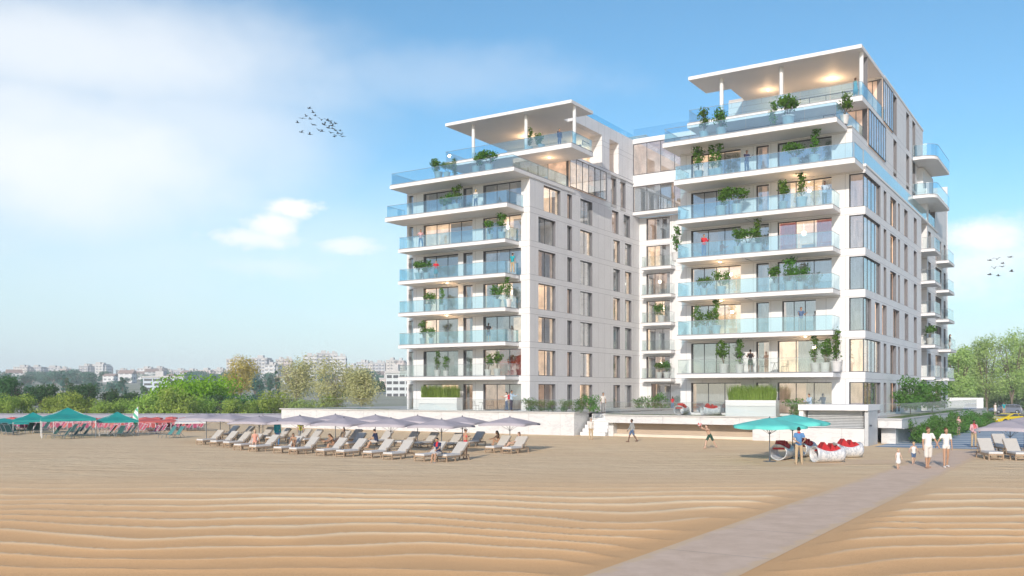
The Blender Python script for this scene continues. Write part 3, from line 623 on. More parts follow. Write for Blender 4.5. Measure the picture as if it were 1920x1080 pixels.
# --- left tower front
uLl, uLr, uRl, uRr = -57.2, -43.3, -29.1, -14.88
ops = []
pos = {}
for k in range(7):
    z0 = LV[k]+.02; z1 = (LV[k]+2.42) if k else 4.32
    lo = [(-57.1, -56.42, 1), (-55.18, -51.11 if k in (0, 1, 2, 3, 4) else -50.9, 3), (-50.51, -49.48, 1), (-48.29, -44.21, 3)]
    if k == 5: lo = [(-57.1, -56.42, 1), (-55.18, -49.48, 4), (-48.29, -44.21, 3)]
    modes = {0: ['room', 'room_lit', 'room_dim', 'room_dim'], 1: ['room', 'room', 'room', 'room_dim'], 2: ['room', 'room_lit', 'room_dim', 'room'],
             3: ['room', 'room_lit', 'room_dim', 'room_lit'], 4: ['room', 'room', 'room', 'room'], 5: ['room', 'room_lit', 'room_lit'], 6: ['room', 'room', 'room', 'room']}[k]
    if k == 5: modes = ['room', 'room_lit', 'room_lit']
    for j, (a, b, n) in enumerate(lo):
        ops.append((a, b, z0, z1)); window('v', VF, a, b, z0, z1, n, modes[j], name='glass_door' if b-a > 1.5 else 'window', curtain='red' if (k == 1 and j == 3) else True)
wall('v', VF, uLl, uLr, 0, LV[7], ops, M['white_f'])
# left tower side, faces the lane between the towers
ops = []
cols = [(72.39, 75.47, 2), (77.70, 78.64, 1), (80.30, 82.81, 2), (87.49, 89.06, 1), (90.28, 91.86, 1)]
for k in range(7):
    z0 = LV[k]+.02; z1 = (LV[k]+2.35) if k else 4.32
    for j, (a, b, n) in enumerate(cols):
        if k == 6 and j == 0: a, b = 73.33, 76.4
        if k == 6 and j > 2: a -= .35; b -= .35
        mode = 'room_lit' if (k, j) in ((2, 0), (1, 0), (5, 2), (5, 3), (3, 3), (3, 0), (4, 4)) else None
        ops.append((a, b, z0, z1)); window('u', uLr, a, b, z0, z1, n, mode, depth=.24)
for (a, b) in ((86.9, 88.2), (89.1, 90.4)):
    ops.append((a, b, 22.7, 26.0)); window('u', uLr, a, b, 22.7, 26.0, 1, 'room_dim', depth=.24)
ops.append((78.0, 85.7, 23.1, 26.0)); ops.append((70.8, 78.0, 22.76, 26.4))
wall('u', uLr, VF, 93.9, 0, 26.3, ops, M['white_s'])
# level 7 glazed storey of the left tower
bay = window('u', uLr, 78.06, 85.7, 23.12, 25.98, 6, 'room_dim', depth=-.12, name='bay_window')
ops = [(-51.3, -43.38, 23.12, 25.65)]
wall('v', 78.0, -55.6, uLr, 23.05, 25.75, ops, M['white_f'], depth=.1)
window('v', 78.0, -51.3, -43.38, 23.12, 25.65, 7, 'room_lit', depth=.08, name='glass_wall', curtain=False, room=4)
# penthouse (level 8) of the left tower
m = MB(); bb(m, -54.6, -47.3, 84.7, 84.9, 26.05, 29.5)
m.build('wall', M['white_f'], BLD)
window('v', 83.6, -54.2, -45.0, 26.1, 28.6, 8, 'room_lit', depth=0, name='glass_wall', curtain=False, room=4)
m = MB()
bb(m, uLr-.02-1.4, uLr, 84.9, 86.6, 26.36, 29.6); bb(m, uLr-.02-1.4, uLr, 88.7, 93.9, 26.36, 29.6)   # tall piers of the loggia
bb(m, uLr-.6, uLr+.0, 78.9, 93.9, 29.6, 30.75)
bb(m, -57, uLr-.62, 93.0, 93.9, 26.3, 30.7)
m.build('wall', M['white_s'], BLD)
m = MB(); bb(m, -54, uLr-.6, 86.5, 92.9, 29.9, 30.5); m.build('roof', M['white'], BLD)
window('u', -45.5, 84.9, 92.5, 26.4, 29.4, 4, 'room_lit', depth=0, name='glass_wall', curtain=False, room=3)
m = MB(); bb(m, -45.4, uLr-.02, 84.5, 93.0, 26.3, 26.36); m.build('loggia_floor', M['railbase'], BLD)
# roof slabs
m = MB(); bb(m, uLl, uLr-.02, VF+.02, 93, 22.75, 23.03); bb(m, -55.6, uLr-.02, 78.05, 93, 25.75, 26.03); m.build('roof_deck', M['concrete'], BLD)
# other walls (west and back), plain
m = MB(); bb(m, uLl, uLl+.2, VF+.01, 112, 0, 23.0); bb(m, uLl+.2, -14.9, 111.8, 112, 0, 26); bb(m, -55.6, -55.4, 78.05, 93, 23.05, 25.75); m.build('wall', M['white_s'], BLD)

# balconies of the left tower
for k in range(1, 6):
    balcony([(-56.4, VB), (-44.4, VB), (-44.4, VF-.01), (-56.4, VF-.01)] if k else None, LV[k],
            rails=[(-56.3, VB+.08, -44.48, VB+.08), (-56.3, VB+.1, -56.3, VF-.05), (-44.48, VB+.1, -44.48, VF-.05)], glassm='railclear' if k == 1 else 'rail')
balcony([(-57.6, 68.1), (-43.9, 68.1), (-43.9, VF-.01), (-57.6, VF-.01)], LV[6], .42, rails=[(-57.4, 68.2, -44.0, 68.2), (-57.4, 68.2, -57.4, VF), (-44.0, 68.22, -44.0, VF-.05)])
balcony([(-57.0, 68.1), (-43.2, 68.1), (-43.2, 79.0), (-57.0, 79.0)], LV[7], .40, rails=[(-56.9, 68.25, -43.4, 68.25), (-56.9, 68.3, -56.9, 77.9), (-43.4, 68.27, -43.4, 86)])
balcony([(-54.9, 73.8), (-40.7, 73.8), (-40.7, 78.0), (uLr-.01, 78.0), (uLr-.01, 84.6), (-54.9, 84.6)], LV[8], .48, rails=[(-54.8, 73.95, -40.8, 73.95), (-54.8, 74, -54.8, 83), (-40.8, 74, -40.8, 77.9)])
m = MB(); bb(m, uLr-.3, uLr+.12, 78.0, 93.9, 25.98, 26.2); m.build('ledge', M['white'], BLD)
def canopy(poly, z, cols):
    m = MB(); m.prism([(x-U0, y-V0) for x, y in poly], z-.10, z, 0)
    m.prism([(x-U0, y-V0) for x, y in poly], z-.28, z-.102, 0)
    c = m.build('canopy', [M['white']], BLD)
    for x, y, z0 in cols:
        q = MB(); q.tube((x-U0, y-V0, z0), (x-U0, y-V0, z-.28), .16, .16, 16); q.build('column', M['white'], c)
canopy([(-54.75, 73.8), (-40.7, 73.8), (-40.7, 78.0), (-43.9, 78.0), (-43.9, 90), (-54.75, 90)], 29.85, [(onv(x, 74.9), 74.9, LV[8]) for x in (887.5, 986.5, 1077)])
m = MB(); m.bar((uLr-.4-U0, 79-V0, 31.1), (uLr-.4-U0, 93.8-V0, 31.1), .02, .9); m.build('roof_railing', M['rail'], BLD)
# rooftop plant screen
m = MB(); cx, cy = -44.5, 97
bb(m, -46.5, -43.0, 95, 99, 30.7, 31.9)
for i in range(8): bb(m, -46.6, -42.9, 94.9, 94.98, 30.9+i*.14, 30.95+i*.14)
m.build('plant_screen', M['louver'], BLD)

# --- link between the towers
ops = [(-42.48, -39.75, LV[k]+.05, LV[k]+2.4) for k in range(1, 7)]
for k, o in zip(range(1, 7), ops): window('v', 93.9, *o, 3, 'room_lit' if k in (2, 3, 5) else 'room_dim')
ops.append((-41.9, -31, .5, 4.5)); window('v', 93.9, -41.9, -33, 1.9, 4.5, 5, 'room_lit', depth=1.0, room=5, name='glass_wall')
wall('v', 93.9, uLr, -28, 0, 22.6, ops, M['white_f'])
for k in range(1, 6):
    balcony([(-42.6, 92.7), (-39.1, 92.7), (-39.1, 93.89), (-42.6, 93.89)], LV[k]+.03, rails=[(-42.5, 92.76, -39.2, 92.76), (-39.2, 92.8, -39.2, 93.85), (-42.5, 92.8, -42.5, 93.85)], glassm='railclear')
m = MB(); bb(m, uLr+.0, -28, 92.2, 93.88, 22.62, 22.95); bb(m, uLr, -28, 92.22, 93.9, 25.7, 26.9); bb(m, uLr, -28, 92.2, 111, 30.3, 30.8)
m.build('spandrel', M['white'], BLD)
window('v', 92.2, uLr+.02, -29, 22.97, 25.68, 9, 'room_dim', depth=.05, name='glass_wall'); window('v', 92.2, uLr+.02, -29, 26.92, 30.28, 9, 'room_dim', depth=.05, name='glass_wall', curtain=False)
m = MB(); bb(m, uLr+.05, -28, 92.3, 92.33, 30.85, 31.9); m.build('roof_railing', M['rail'], BLD)

# --- right tower front
ops = []
for k in range(7):
    z0 = LV[k]+.02; z1 = (LV[k]+2.42) if k else 4.32
    lo = [(-28.19, -24.13, 4 if k % 2 else 3), (-22.9, -21.92, 1), (-21.25, -17.25, 3)]
    if k == 2: lo[2] = (-20.9, -18.4, 3)
    modes = {0: ['room_dim', 'room', 'room_dim'], 1: ['room', 'room_dim', 'room_lit'], 2: ['room_lit', 'room', 'room_dim'], 3: ['room_lit', 'room', 'room'],
             4: ['room', 'room', 'room_lit'], 5: ['room', 'room_dim', 'room_lit'], 6: ['room_lit', 'room_dim', 'room']}[k]
    for j, (a, b, n) in enumerate(lo):
        ops.append((a, b, z0, z1)); window('v', VF, a, b, z0, z1, n, modes[j], name='glass_door' if b-a > 1.5 else 'window', curtain='red' if (k == 4 and j == 2) else True)
    if k < 6: ops.append((-16.01, uRr+.01, z0+.0, z1))
wall('v', VF, uRl, uRr, 0, 19.9, ops, M['white_f']); 
wall('v', VF, uRl, -15.8, 19.9, LV[7]-.3, [o for o in ops if o[2] > 19], M['white_f'])
# right tower side
ops = []; NARROW = []
for k in range(6):
    z0 = LV[k]+.02; z1 = (LV[k]+2.35) if k else 4.32
    cl2 = [(77.46, 78.5, 1), (80.1, 82.57, 2), (83.38, 84.21, 1), (86.16, 87.81, 1), (90.86, 92.39, 1)]
    be = 76.24
    if k == 2: cl2 = [(74.3, 75.9, 1), (76.9, 78.6, 1), (81.3, 83.9, 2), (86.4, 88.1, 1), (90.9, 92.4, 1)]; be = 72.9
    for a, b, n in cl2:
        ops.append((a, b, z0, z1)); window('u', uRr, a, b, z0, z1, n, None if k else 'room_dim', depth=.34)
    z1b = (LV[k]+2.42) if k else 4.32
    ops.append((VF-.01, be, z0, z1b))
    md = {0: 'room_dim', 1: 'room_lit', 5: 'room_dim', 4: 'room_dim'}.get(k, 'room')
    # corner bay glazing: frame, panes and its room
    f = MB(); t = .05; d = .14
    x0, x1, y0, y1 = -16.0, uRr-d, VF+d, be
    for zz in (z0, z1b-t):
        bb(f, x0, x1, y0, y0+.06, zz, zz+t); bb(f, x1-.06, x1, y0+.062, y1, zz, zz+t)
    for x in (x0, x1-.06): bb(f, x, x+.06, y0-.002, y0+.062, z0+t, z1b-t)
    n = 4 if be > 74 else 2
    for i in range(1, n+1):
        y = y0+(y1-y0)*i/n-.03; bb(f, x1-.062, x1+.002, y, y+.045, z0+t, z1b-t)
    fo = f.build('corner_window', M['frame'], BLD)
    p = MB(); bb(p, x0+.06, x1-.06, y0+.02, y0+.03, z0+t, z1b-t); bb(p, x1-.035, x1-.025, y0+.06, y1-.05, z0+t, z1b-t); p.build('pane', M['pane'], fo)
    rm = MB(); X0, X1, Y0, Y1 = x0-U0, x1-.07-U0, y0+.07-V0, y1-V0; XB = X0-.02
    rm.quad((XB, Y0, z0), (XB, Y1, z0), (XB, Y1, z1b), (XB, Y0, z1b)); rm.quad((XB, Y1, z0), (X1, Y1, z0), (X1, Y1, z1b), (XB, Y1, z1b))
    rm.quad((XB, Y0, z0), (X1, Y0, z0), (X1, Y1, z0), (XB, Y1, z0)); rm.quad((XB, Y0, z1b), (XB, Y1, z1b), (X1, Y1, z1b), (X1, Y0, z1b))
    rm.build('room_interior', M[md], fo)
    cm = MB(); pr = None
    for i in range(30):
        a = Y1-.1-(i*.06 if k % 2 else i*.035); cur = [(X1-.25-(.05 if i % 2 else 0), a, z0+.02), (X1-.25-(.05 if i % 2 else 0), a, z1b-.02)]
        if pr: cm.quad(pr[0], cur[0], cur[1], pr[1])
        pr = cur
    cm.build('curtain', M['curtain'], fo)
wall('u', uRr, VF, 94.84, 0, 19.95, ops, M['white_s'])
uUp = -15.8
ops = []
for k, (z0, z1) in enumerate(((22.4, 25.6), (26.1, 29.48))):
    for (a, b) in ((86.4, 87.9), (92.5, 94.0), (95.7, 97.3)):
        ops.append((a, b, z0, z1)); window('u', uUp, a, b, z0, z1, 1, 'room' if (k or a > 87) else 'room_lit', depth=.4)
ops.append((76.1, 82.7, 22.75, 25.65)); ops.append((81.6, 85.9, 25.9, 29.45))
wall('u', uUp, VF, 101.6, 19.95, 29.75, [o for o in ops]+[(70.8, 76.1, 22.9, 29.8), (76.09, 81.61, 25.66, 29.8)], M['white_s'], depth=.4)
window('u', uUp, 76.2, 82.7, 22.78, 25.63, 7, 'room_dim', depth=-.10, name='bay_window'); window('u', uUp, 81.7, 85.9, 26.0, 29.43, 5, 'room_dim', depth=-.10, name='bay_window')
# level 7 front
wall('v', 76.1, -28.9, uUp, 23.05, 25.75, [(-19.2, uUp-.05, 23.1, 25.6), (-27.5, -21, 23.1, 25.5)], M['white_f'], depth=.1)
window('v', 76.1, -19.2, uUp-.05, 23.1, 25.6, 4, 'room_dim', depth=.08, name='glass_wall', room=3); window('v', 76.1, -27.5, -21, 23.1, 25.5, 5, 'room', depth=.08, name='glass_wall')
# level 8 front
wall('v', 81.6, -28.9, uUp, 26.05, 29.6, [(-24.5, -17.6, 26.1, 28.9), (-17.3, uUp-.05, 26.1, 29.4)], M['white_f'], depth=.1)
window('v', 81.6, -24.5, -17.6, 26.1, 28.9, 5, 'room_lit', depth=.08, name='glass_wall', curtain=False, room=4); window('v', 81.6, -17.3, uUp-.05, 26.1, 29.4, 2, 'room_lit', depth=.08, name='glass_wall', curtain=False, room=3)
m = MB(); bb(m, uRl, uUp-.02, VF+.02, 101, 22.75, 23.03); bb(m, -28.9, uUp-.02, 76.2, 101, 25.75, 26.03); bb(m, -28.9, uUp-.01, 81.7, 101.6, 29.57, 29.85)
bb(m, uUp, uRr-.001, VF, 94.84, 19.7, 19.94); m.build('roof_deck', M['concrete'], BLD)
m = MB(); bb(m, uRl, uRl+.2, VF+.01, 93.8, 0, 23); bb(m, -28.9, -28.7, 76.2, 101, 23.05, 25.75); bb(m, -28.9, -28.7, 81.7, 101, 26.05, 29.55); bb(m, -28.7, uUp-.01, 101.4, 101.6, 19, 29.56)
bb(m, uUp-2, uRr-.01, 94.6, 94.83, 0, 19.9); m.build('wall', M['white_s'], BLD)
for k in range(1, 6):
    balcony([(-28.5, VB), (-16.6, VB), (-16.6, VF-.01), (-28.5, VF-.01)], LV[k],
            rails=[(-28.4, VB+.08, -16.68, VB+.08), (-28.4, VB+.1, -28.4, VF-.05), (-16.68, VB+.1, -16.68, VF-.05)], glassm='railclear' if k == 1 else 'rail')
balcony([(-28.5, 68.1), (-15.0, 68.1), (-15.0, VF-.01), (-28.5, VF-.01)], LV[6], .42, rails=[(-28.4, 68.2, -15.1, 68.2), (-28.4, 68.2, -28.4, VF), (-15.05, 68.22, -15.05, VF-.05)])
m = MB(); bb(m, uUp+.01, uRr+.06, VF+.0, 105, 19.96, 20.12); lo = m.build('ledge', M['white'], BLD)
m = MB()
for i in range(12): m.bar((uRr-.1-U0, VF+i*2.8+.02-V0, 20.65), (uRr-.1-U0, VF+i*2.8+2.77-V0, 20.65), .018, 1.05)
m.build('railing', M['rail'], lo)
balcony([(-29.4, 68.0), (-16.2, 68.0), (-16.0, VF+5.15), (-29.4, VF+5.15)], LV[7], .40, rails=[(-29.3, 68.15, -16.3, 68.15), (-29.3, 68.2, -29.3, 76), (-16.3, 68.2, -16.1, 75.9)])
balcony([(-29.7, 73.8), (-15.7, 73.8), (-15.7, 81.55), (-29.7, 81.55)], LV[8], .46, rails=[(-29.6, 73.95, -15.8, 73.95), (-29.6, 74, -29.6, 81), (-15.8, 74, -15.8, 83)])
canopy([(-29.6, 73.8), (-15.75, 73.8), (-15.75, 82.5), (-27.4, 82.5), (-27.4, 77.9), (-29.6, 77.9)], 29.86, [(onv(x, 74.9), 74.9, LV[8]) for x in (1353, 1465, 1615)])
m = MB(); bb(m, uUp-.35, uUp+.05, 82.51, 101.7, 29.76, 29.95); m.build('parapet', M['white'], BLD)
m = MB(); bb(m, -25.8, -24.6, 75.6, 76.0, 23.05, 24.2); m.build('terrace_cabinet', M['white'], BLD)
m = MB(); bb(m, -53.2, -52.0, 76.6, 77.6, 23.05, 24.2); m.build('terrace_cabinet', M['white'], BLD)
# privacy fins under the slabs, drawn as thin dark glass screens between flats
for tw, u in (('l', -50.9), ('r', -23.2)):
    for k in range(1, 7):
        m = MB(); m.bar((u-U0, VB+.6-V0, LV[k]+2.62), (u-U0, VF-.05-V0, LV[k]+2.62), .02, .03)
        m.build('soffit_track', M['steel'], BLD)
# --- rear wing with its stacked corner balconies
uw = -14.95
ops = []
for k in range(0, 6):
    z0 = LV[k]+.02; z1 = (LV[k]+2.35) if k else 4.32
    for (x0, x1) in ((1740.5, 1745.5), (1754, 1765), (1769.5, 1773)):
        a, b = onu(x0, uw), onu(x1, uw); ops.append((a, b, z0, z1)); window('u', uw, a, b, z0, z1, 2 if b-a > 2 else 1, None, depth=.3)
ve = onu(1777, uw)
wall('u', uw, 98.5, ve, 0, 23.4, ops+[(99.5, 103.5, 20.1, 22.3)], M['white_s'])
window('u', uw, 99.5, 103.5, 20.1, 22.3, 3, 'room', depth=.3)
m = MB(); bb(m, -18, uw, 98.5, 98.7, 0, 23.4); bb(m, -20, uw-.01, 98.7, ve, 23.1, 23.39); bb(m, -20, uw-.01, ve-.2, ve-.01, 0, 23.1); m.build('wall', M['white_f'], BLD)
ops = []
for k in range(0, 6):
    ops.append((94.9, 97.9, LV[k]+.02, LV[k]+2.35 if k else 4.3)); window('u', -17.0, *ops[-1], 1, 'room_dim', depth=.1)
wall('u', -17.0, 94.84, 98.5, 0, 23.4, ops, M['white_s'], depth=.1)
for k in range(1, 6):
    balcony([(-16.95, 94.85), (-13.7, 94.85), (-13.7, 98.4), (-16.95, 98.4)], LV[k], .3, rails=[(-14.8, 94.92, -13.78, 94.92), (-13.78, 94.95, -13.78, 98.4)], glassm='railclear')
    vb = 104.2 if k != 2 else 105.6
    balcony([(uw+.01, vb), (-13.75, vb), (-13.75, vb+4.2), (uw+.01, vb+4.2)], LV[k], .3, rails=[(uw+.05, vb+.07, -13.83, vb+.07), (-13.83, vb+.1, -13.83, vb+4.1), (uw+.05, vb+4.13, -13.83, vb+4.13)], glassm='railclear')
def rounded(x0, x1, y0, y1, r=1.1):
    return [(x0, y0)]+[(x1-r+r*math.sin(t), y0+r-r*math.cos(t)) for t in [i*PI/10 for i in range(6)]]+[(x1, y1), (x0, y1)]
for zt in (22.25, 25.9):
    pl = rounded(-15.7, -13.65, 95.3, 103.8, .9 if zt < 25 else 1.2)
    balcony(pl, zt, .34, rails=[(a[0], a[1], b[0], b[1]) for a, b in zip(pl[:-2], pl[1:-1])], glassm='rail')
m = MB(); bb(m, -20, -15.3, 98.55, 104.8, 23.42, 25.5); m.build('wall', M['white_f'], BLD)

# downlights under canopies and slabs: small glowing discs with their lamps
def downlight(u, v, z, e):
    q = MB(); q.tube((u-U0, v-V0, z-.04), (u-U0, v-V0, z-.005), .09, .09, 12); q.build('downlight', M['lampglow'], BLD)
    ld = bpy.data.lights.new('downlight_lamp', 'POINT'); ld.energy = e*.55; ld.color = (1, .62, .32); ld.shadow_soft_size = .12
    lo_ = bpy.data.objects.new('downlight_lamp', ld); COL.objects.link(lo_); lo_.parent = BLD; lo_.location = (u-U0, v-V0, z-.7)
for px, v, z, e in ((1560, 79.8, 29.57, 170), (1440, 79.8, 29.57, 100), (985, 81.0, 29.57, 160), (1500, 69.9, LV[6]-.43, 70), (1350, 69.9, LV[4]-.37, 60), (1352, 69.9, LV[3]-.37, 60), (1510, 69.9, LV[2]-.37, 50), (838, 69.9, LV[4]-.37, 60), (838, 69.9, LV[3]-.37, 60), (1030, 76, LV[8]-.49, 80)):
    downlight(onv(px, v), v, z, e)
# ================================================================= ground, sand, path
def smooth(a, b, x):
    t = min(1, max(0, (x-a)/(b-a))); return t*t*(3-2*t)
PA, PB = at(1100, 1080), at(1690, 875)          # left edge of the mat
PC = at(1380, 1080)
pdir = Vector((VX, VY, 0)); pnorm = Vector((VY, -VX, 0))
pmid0 = (PA.xy.dot(pnorm.xy)+PC.xy.dot(pnorm.xy))/2; PW = abs(PA.xy.dot(pnorm.xy)-PC.xy.dot(pnorm.xy))/2+.05
def path_dist(x, y): return abs(x*pnorm.x+y*pnorm.y-pmid0)-PW
def ripple(x, y):
    a = smooth(42, 30, y)
    if a <= 0: return 0.0
    a *= smooth(.05, 1.2, path_dist(x, y))
    if a <= 0: return 0.0
    w = noise.noise(Vector((x*.05, y*.045, 3)))*3.8+noise.noise(Vector((x*.17, y*.12, 9)))*2.3+noise.noise(Vector((x*.44, y*.34, 4)))*.5
    ph = 17.0*math.log(y+w*.6)      # ripples widen slowly with distance
    t = ph-math.floor(ph)
    prof = (t/.74) if t < .74 else (1-t)/.26       # long windward slope, short lee
    prof = prof*prof*(.35+.65*prof)
    am = .5+.5*noise.noise(Vector((x*.10+7, y*.16, 1)))
    return a*prof*(.08+.07*am)*min(1.3, y/24)
m = MB(); xs = []; ys = []
y = 11.0
while y < 46: ys.append(y); y += .075 if y < 24 else .12
nx = 210; vs = []
for y in ys:
    hw = max(8, y*.62)
    for i in range(nx+1):
        x = -hw+2*hw*i/nx; vs.append((x, y, ripple(x, y)))
fs = [(j*(nx+1)+i, j*(nx+1)+i+1, (j+1)*(nx+1)+i+1, (j+1)*(nx+1)+i) for j in range(len(ys)-1) for i in range(nx)]
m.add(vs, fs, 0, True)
sm_, snt, so_ = nodes_of('beach_sand'); g = G(snt)
tcw = g.n('ShaderNodeNewGeometry').outputs['Position']
st = g.n('ShaderNodeMapping', {'Vector': tcw, 'Scale': (.12, .75, 1)}).outputs[0]
a1 = g.noise(st, 1.0, 5, .65); a2 = g.noise(tcw, 9, 5, .75); a3 = g.noise(tcw, .035, 3, .5); a4 = g.noise(tcw, 60, 3, .8)
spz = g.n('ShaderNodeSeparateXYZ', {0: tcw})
c = g.mix(g.math('ADD', .35, g.math('MULTIPLY', g.math('SUBTRACT', g.ramp(a1, .34, .66), .35), g.sm(spz.outputs[1], 30, 45, .35, 1.0))), (.80, .58, .35), (.92, .73, .48))
c = g.mix(g.ramp(a3, .35, .65, 0, .5), c, (.80, .62, .41))
c = g.mix(g.ramp(a2, .56, .76, 0, .35), c, (.28, .18, .11))
c = g.mix(g.ramp(a4, .52, .72, 0, .5), c, (.20, .12, .07))
a5 = g.noise(tcw, 22, 5, .8)
str_ = g.noise(g.n('ShaderNodeMapping', {'Vector': tcw, 'Scale': (.7, 2.4, 1)}).outputs[0], 1.6, 4, .7)
c = g.mix(g.ramp(str_, .42, .68, 0, .4), c, (.60, .44, .27))
c = g.mix(g.sm(spz.outputs[1], 46, 19, 0, .85), c, g.mix(g.ramp(a4, .45, .75), (.80, .475, .225), (.50, .26, .11)))
c = g.mix(g.sm(spz.outputs[2], .055, .12, 0, .7), c, (.92, .76, .52))  # crests paler as dry sand, exaggerated to paint in the ripples' sunlit contrast
sb = g.n('ShaderNodeBsdfPrincipled', {'Base Color': c, 'Roughness': .95, 'Specular IOR Level': .1})
st2 = g.n('ShaderNodeMapping', {'Vector': tcw, 'Scale': (.55, 1.5, 1)}).outputs[0]
hh = g.math('ADD', g.math('MULTIPLY', g.math('MULTIPLY', g.noise(st2, .8, 5, .6), .7), g.sm(spz.outputs[1], 34, 47, .06, 1.0)), g.math('MULTIPLY', a4, .006))
hh = g.math('ADD', hh, g.math('MULTIPLY', a5, .03))
bp = g.n('ShaderNodeBump', {'Height': hh, 'Strength': .4, 'Distance': 1.0}); snt.links.new(bp.outputs[0], sb.inputs['Normal'])
snt.links.new(sb.outputs[0], so_.inputs[0])
def terr(x, y):
    """height of the land: flat beach, then a long rise that carries the far city"""
    return 13*smooth(150, 900, y)
# one sheet: rippled near field, then flat to the wall, then rising to the horizon
ybs = [46, 60, 80, 110, 140]
rows = [(11.0, 8)]
m2 = MB()
m.add([(-3000, -60, -.02), (3000, -60, -.02), (3000, 11, -.02), (-3000, 11, -.02)], [(0, 1, 2, 3)])
hw = [max(8, y*.62) for y in (11, 46)]
for s_ in (-1, 1):
    q = [(s_*hw[0], 11, -.0), (s_*3000, 11, -.0), (s_*3000, 46, 0), (s_*hw[1], 46, 0), (s_*46/1.0*0.62, 46, 0)]
    k = [ (s_*max(8, y*.62), y, 0) for y in ys]
    far_ = [(s_*3000, y, 0) for y in ys]
    vv = k+far_; n = len(k)
    ff = [(i, i+n, i+1+n, i+1) if s_ > 0 else (i, i+1, i+1+n, i+n) for i in range(n-1)]
    m.add(vv, ff)
y0 = ys[-1]
m.add([(-3000, y0, 0), (3000, y0, 0), (3000, 118, 0), (-3000, 118, 0)], [(0, 1, 2, 3)])
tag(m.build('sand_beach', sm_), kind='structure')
# land behind the beach
m = MB(); ry = [118, 150]+[150+i*35 for i in range(1, 56)]; rx = list(range(-1400, 1401, 100))
vs = [(x, y, terr(x, y)-.004+(0 if y < 260 else 3.0*noise.noise(Vector((x*.004, y*.004, 0))))) for y in ry for x in rx]
k = len(rx); m.add(vs, [(j*k+i, j*k+i+1, (j+1)*k+i+1, (j+1)*k+i) for j in range(len(ry)-1) for i in range(k-1)], 0, True)
tag(m.build('land', pbr('green_land', (.26, .29, .18), .95, .3, .02, col2=(.50, .48, .43))), kind='structure')
m = MB(); m.add([(-5000, 2000, 12), (5000, 2000, 12), (5000, 5000, 12), (-5000, 5000, 12)], [(0, 1, 2, 3)])
tag(m.build('sea', pbr('distant_sea', (.10, .24, .32), .4, .05, .001)), kind='structure')
# mat path over the sand and its side arm towards the seats
pm, pnt, po = nodes_of('grey_pink_mat'); g = G(pnt); gp_ = g.n('ShaderNodeNewGeometry').outputs['Position']
dd = g.n('ShaderNodeVectorMath', {0: gp_, 1: (pnorm.x, pnorm.y, 0)}, operation='DOT_PRODUCT').outputs[1]
ed = g.math('SUBTRACT', PW, g.math('ABSOLUTE', g.math('SUBTRACT', dd, pmid0)))
al = g.n('ShaderNodeVectorMath', {0: gp_, 1: (VX, VY, 0)}, operation='DOT_PRODUCT').outputs[1]
c = g.mix(g.ramp(g.noise(gp_, 1.3, 5, .65), .35, .65), (.70, .525, .39), (.80, .62, .48)); c = g.mix(g.ramp(g.noise(gp_, 70, 3, .7), .5, .75, 0, .4), c, (.40, .32, .28))
blown = g.math('ADD', g.math('MULTIPLY', ed, -2.2), g.math('MULTIPLY', g.noise(gp_, 1.1, 5, .65), 2.6))
c = g.mix(g.sm(blown, .55, 1.05, 0, .85), c, (.76, .56, .36))
c = g.mix(g.math('MULTIPLY', g.math('LESS_THAN', g.math('FRACT', g.math('DIVIDE', al, 4.0)), .008), .5), c, (.25, .2, .17))
sb = g.n('ShaderNodeBsdfPrincipled', {'Base Color': c, 'Roughness': .9, 'Specular IOR Level': .15}); bpp = g.n('ShaderNodeBump', {'Height': g.noise(gp_, 40, 4, .7), 'Strength': .3, 'Distance': .03}); pnt.links.new(bpp.outputs[0], sb.inputs['Normal']); pnt.links.new(sb.outputs[0], po.inputs[0])
m = MB(); a = pdir*8+pnorm*pmid0; b = pdir*63.0+pnorm*pmid0
m.quad(a+pnorm*-PW+Vector((0,0,.006)), a+pnorm*PW+Vector((0,0,.006)), b+pnorm*PW+Vector((0,0,.006)), b-pnorm*PW+Vector((0,0,.006)))
tag(m.build('path', pm), kind='structure')
m = MB(); pts = [at(*p) for p in ((1395, 862), (1700, 862), (1712, 869), (1440, 873))]
m.add([(p.x, p.y, .009) for p in pts], [(3, 2, 1, 0)])
pts = [at(*p) for p in ((1700, 841), (1852, 846), (1838, 855), (1760, 869), (1730, 869), (1712, 858))]
m.add([(p.x, p.y, .010) for p in pts], [(5, 4, 3, 2, 1, 0)])
tag(m.build('pavement', pm), kind='structure')
# striped paving that leads to the street
dm, dnt, do = nodes_of('striped_paving'); g = G(dnt)
pp = g.n('ShaderNodeSeparateXYZ', {0: g.n('ShaderNodeNewGeometry').outputs['Position']})
fr = g.math('FRACT', g.math('DIVIDE', pp.outputs[1], 2.6))
c = g.mix(g.math('LESS_THAN', fr, .30), (.22, .32, .44), (.60, .64, .68))
c = g.mix(g.ramp(g.noise(g.n('ShaderNodeNewGeometry').outputs['Position'], 1.5, 4, .6), .4, .7, 0, .3), c, (.24, .28, .33))
sb = g.n('ShaderNodeBsdfPrincipled', {'Base Color': c, 'Roughness': .7}); dnt.links.new(sb.outputs[0], do.inputs[0])
m = MB(); q = [w2(-12.2, 68.6), w2(-8.6, 68.6), w2(-8.6, 61.4), w2(-6, 62), w2(8, 61), w2(14, 80), w2(-7.6, 84), w2(-8.8, 112), w2(-10.2, 112)]
q = [at(1640, 838), at(1935, 845), at(2150, 845), at(2150, 801), at(1862, 800), at(1800, 806), at(1740, 813), at(1690, 826)]
m.add([(p.x, p.y, .012) for p in q], [tuple(range(len(q)))])
tag(m.build('paved_ramp', dm), kind='structure')
m = MB(); q = [at(1840, 786), at(1900, 780), at(2200, 776), at(2200, 779), at(1850, 790), at(1800, 800)]
q = [Vector((52, 104, 0)), Vector((150, 104, 0)), Vector((150, 146, 0)), Vector((60, 146, 0))]
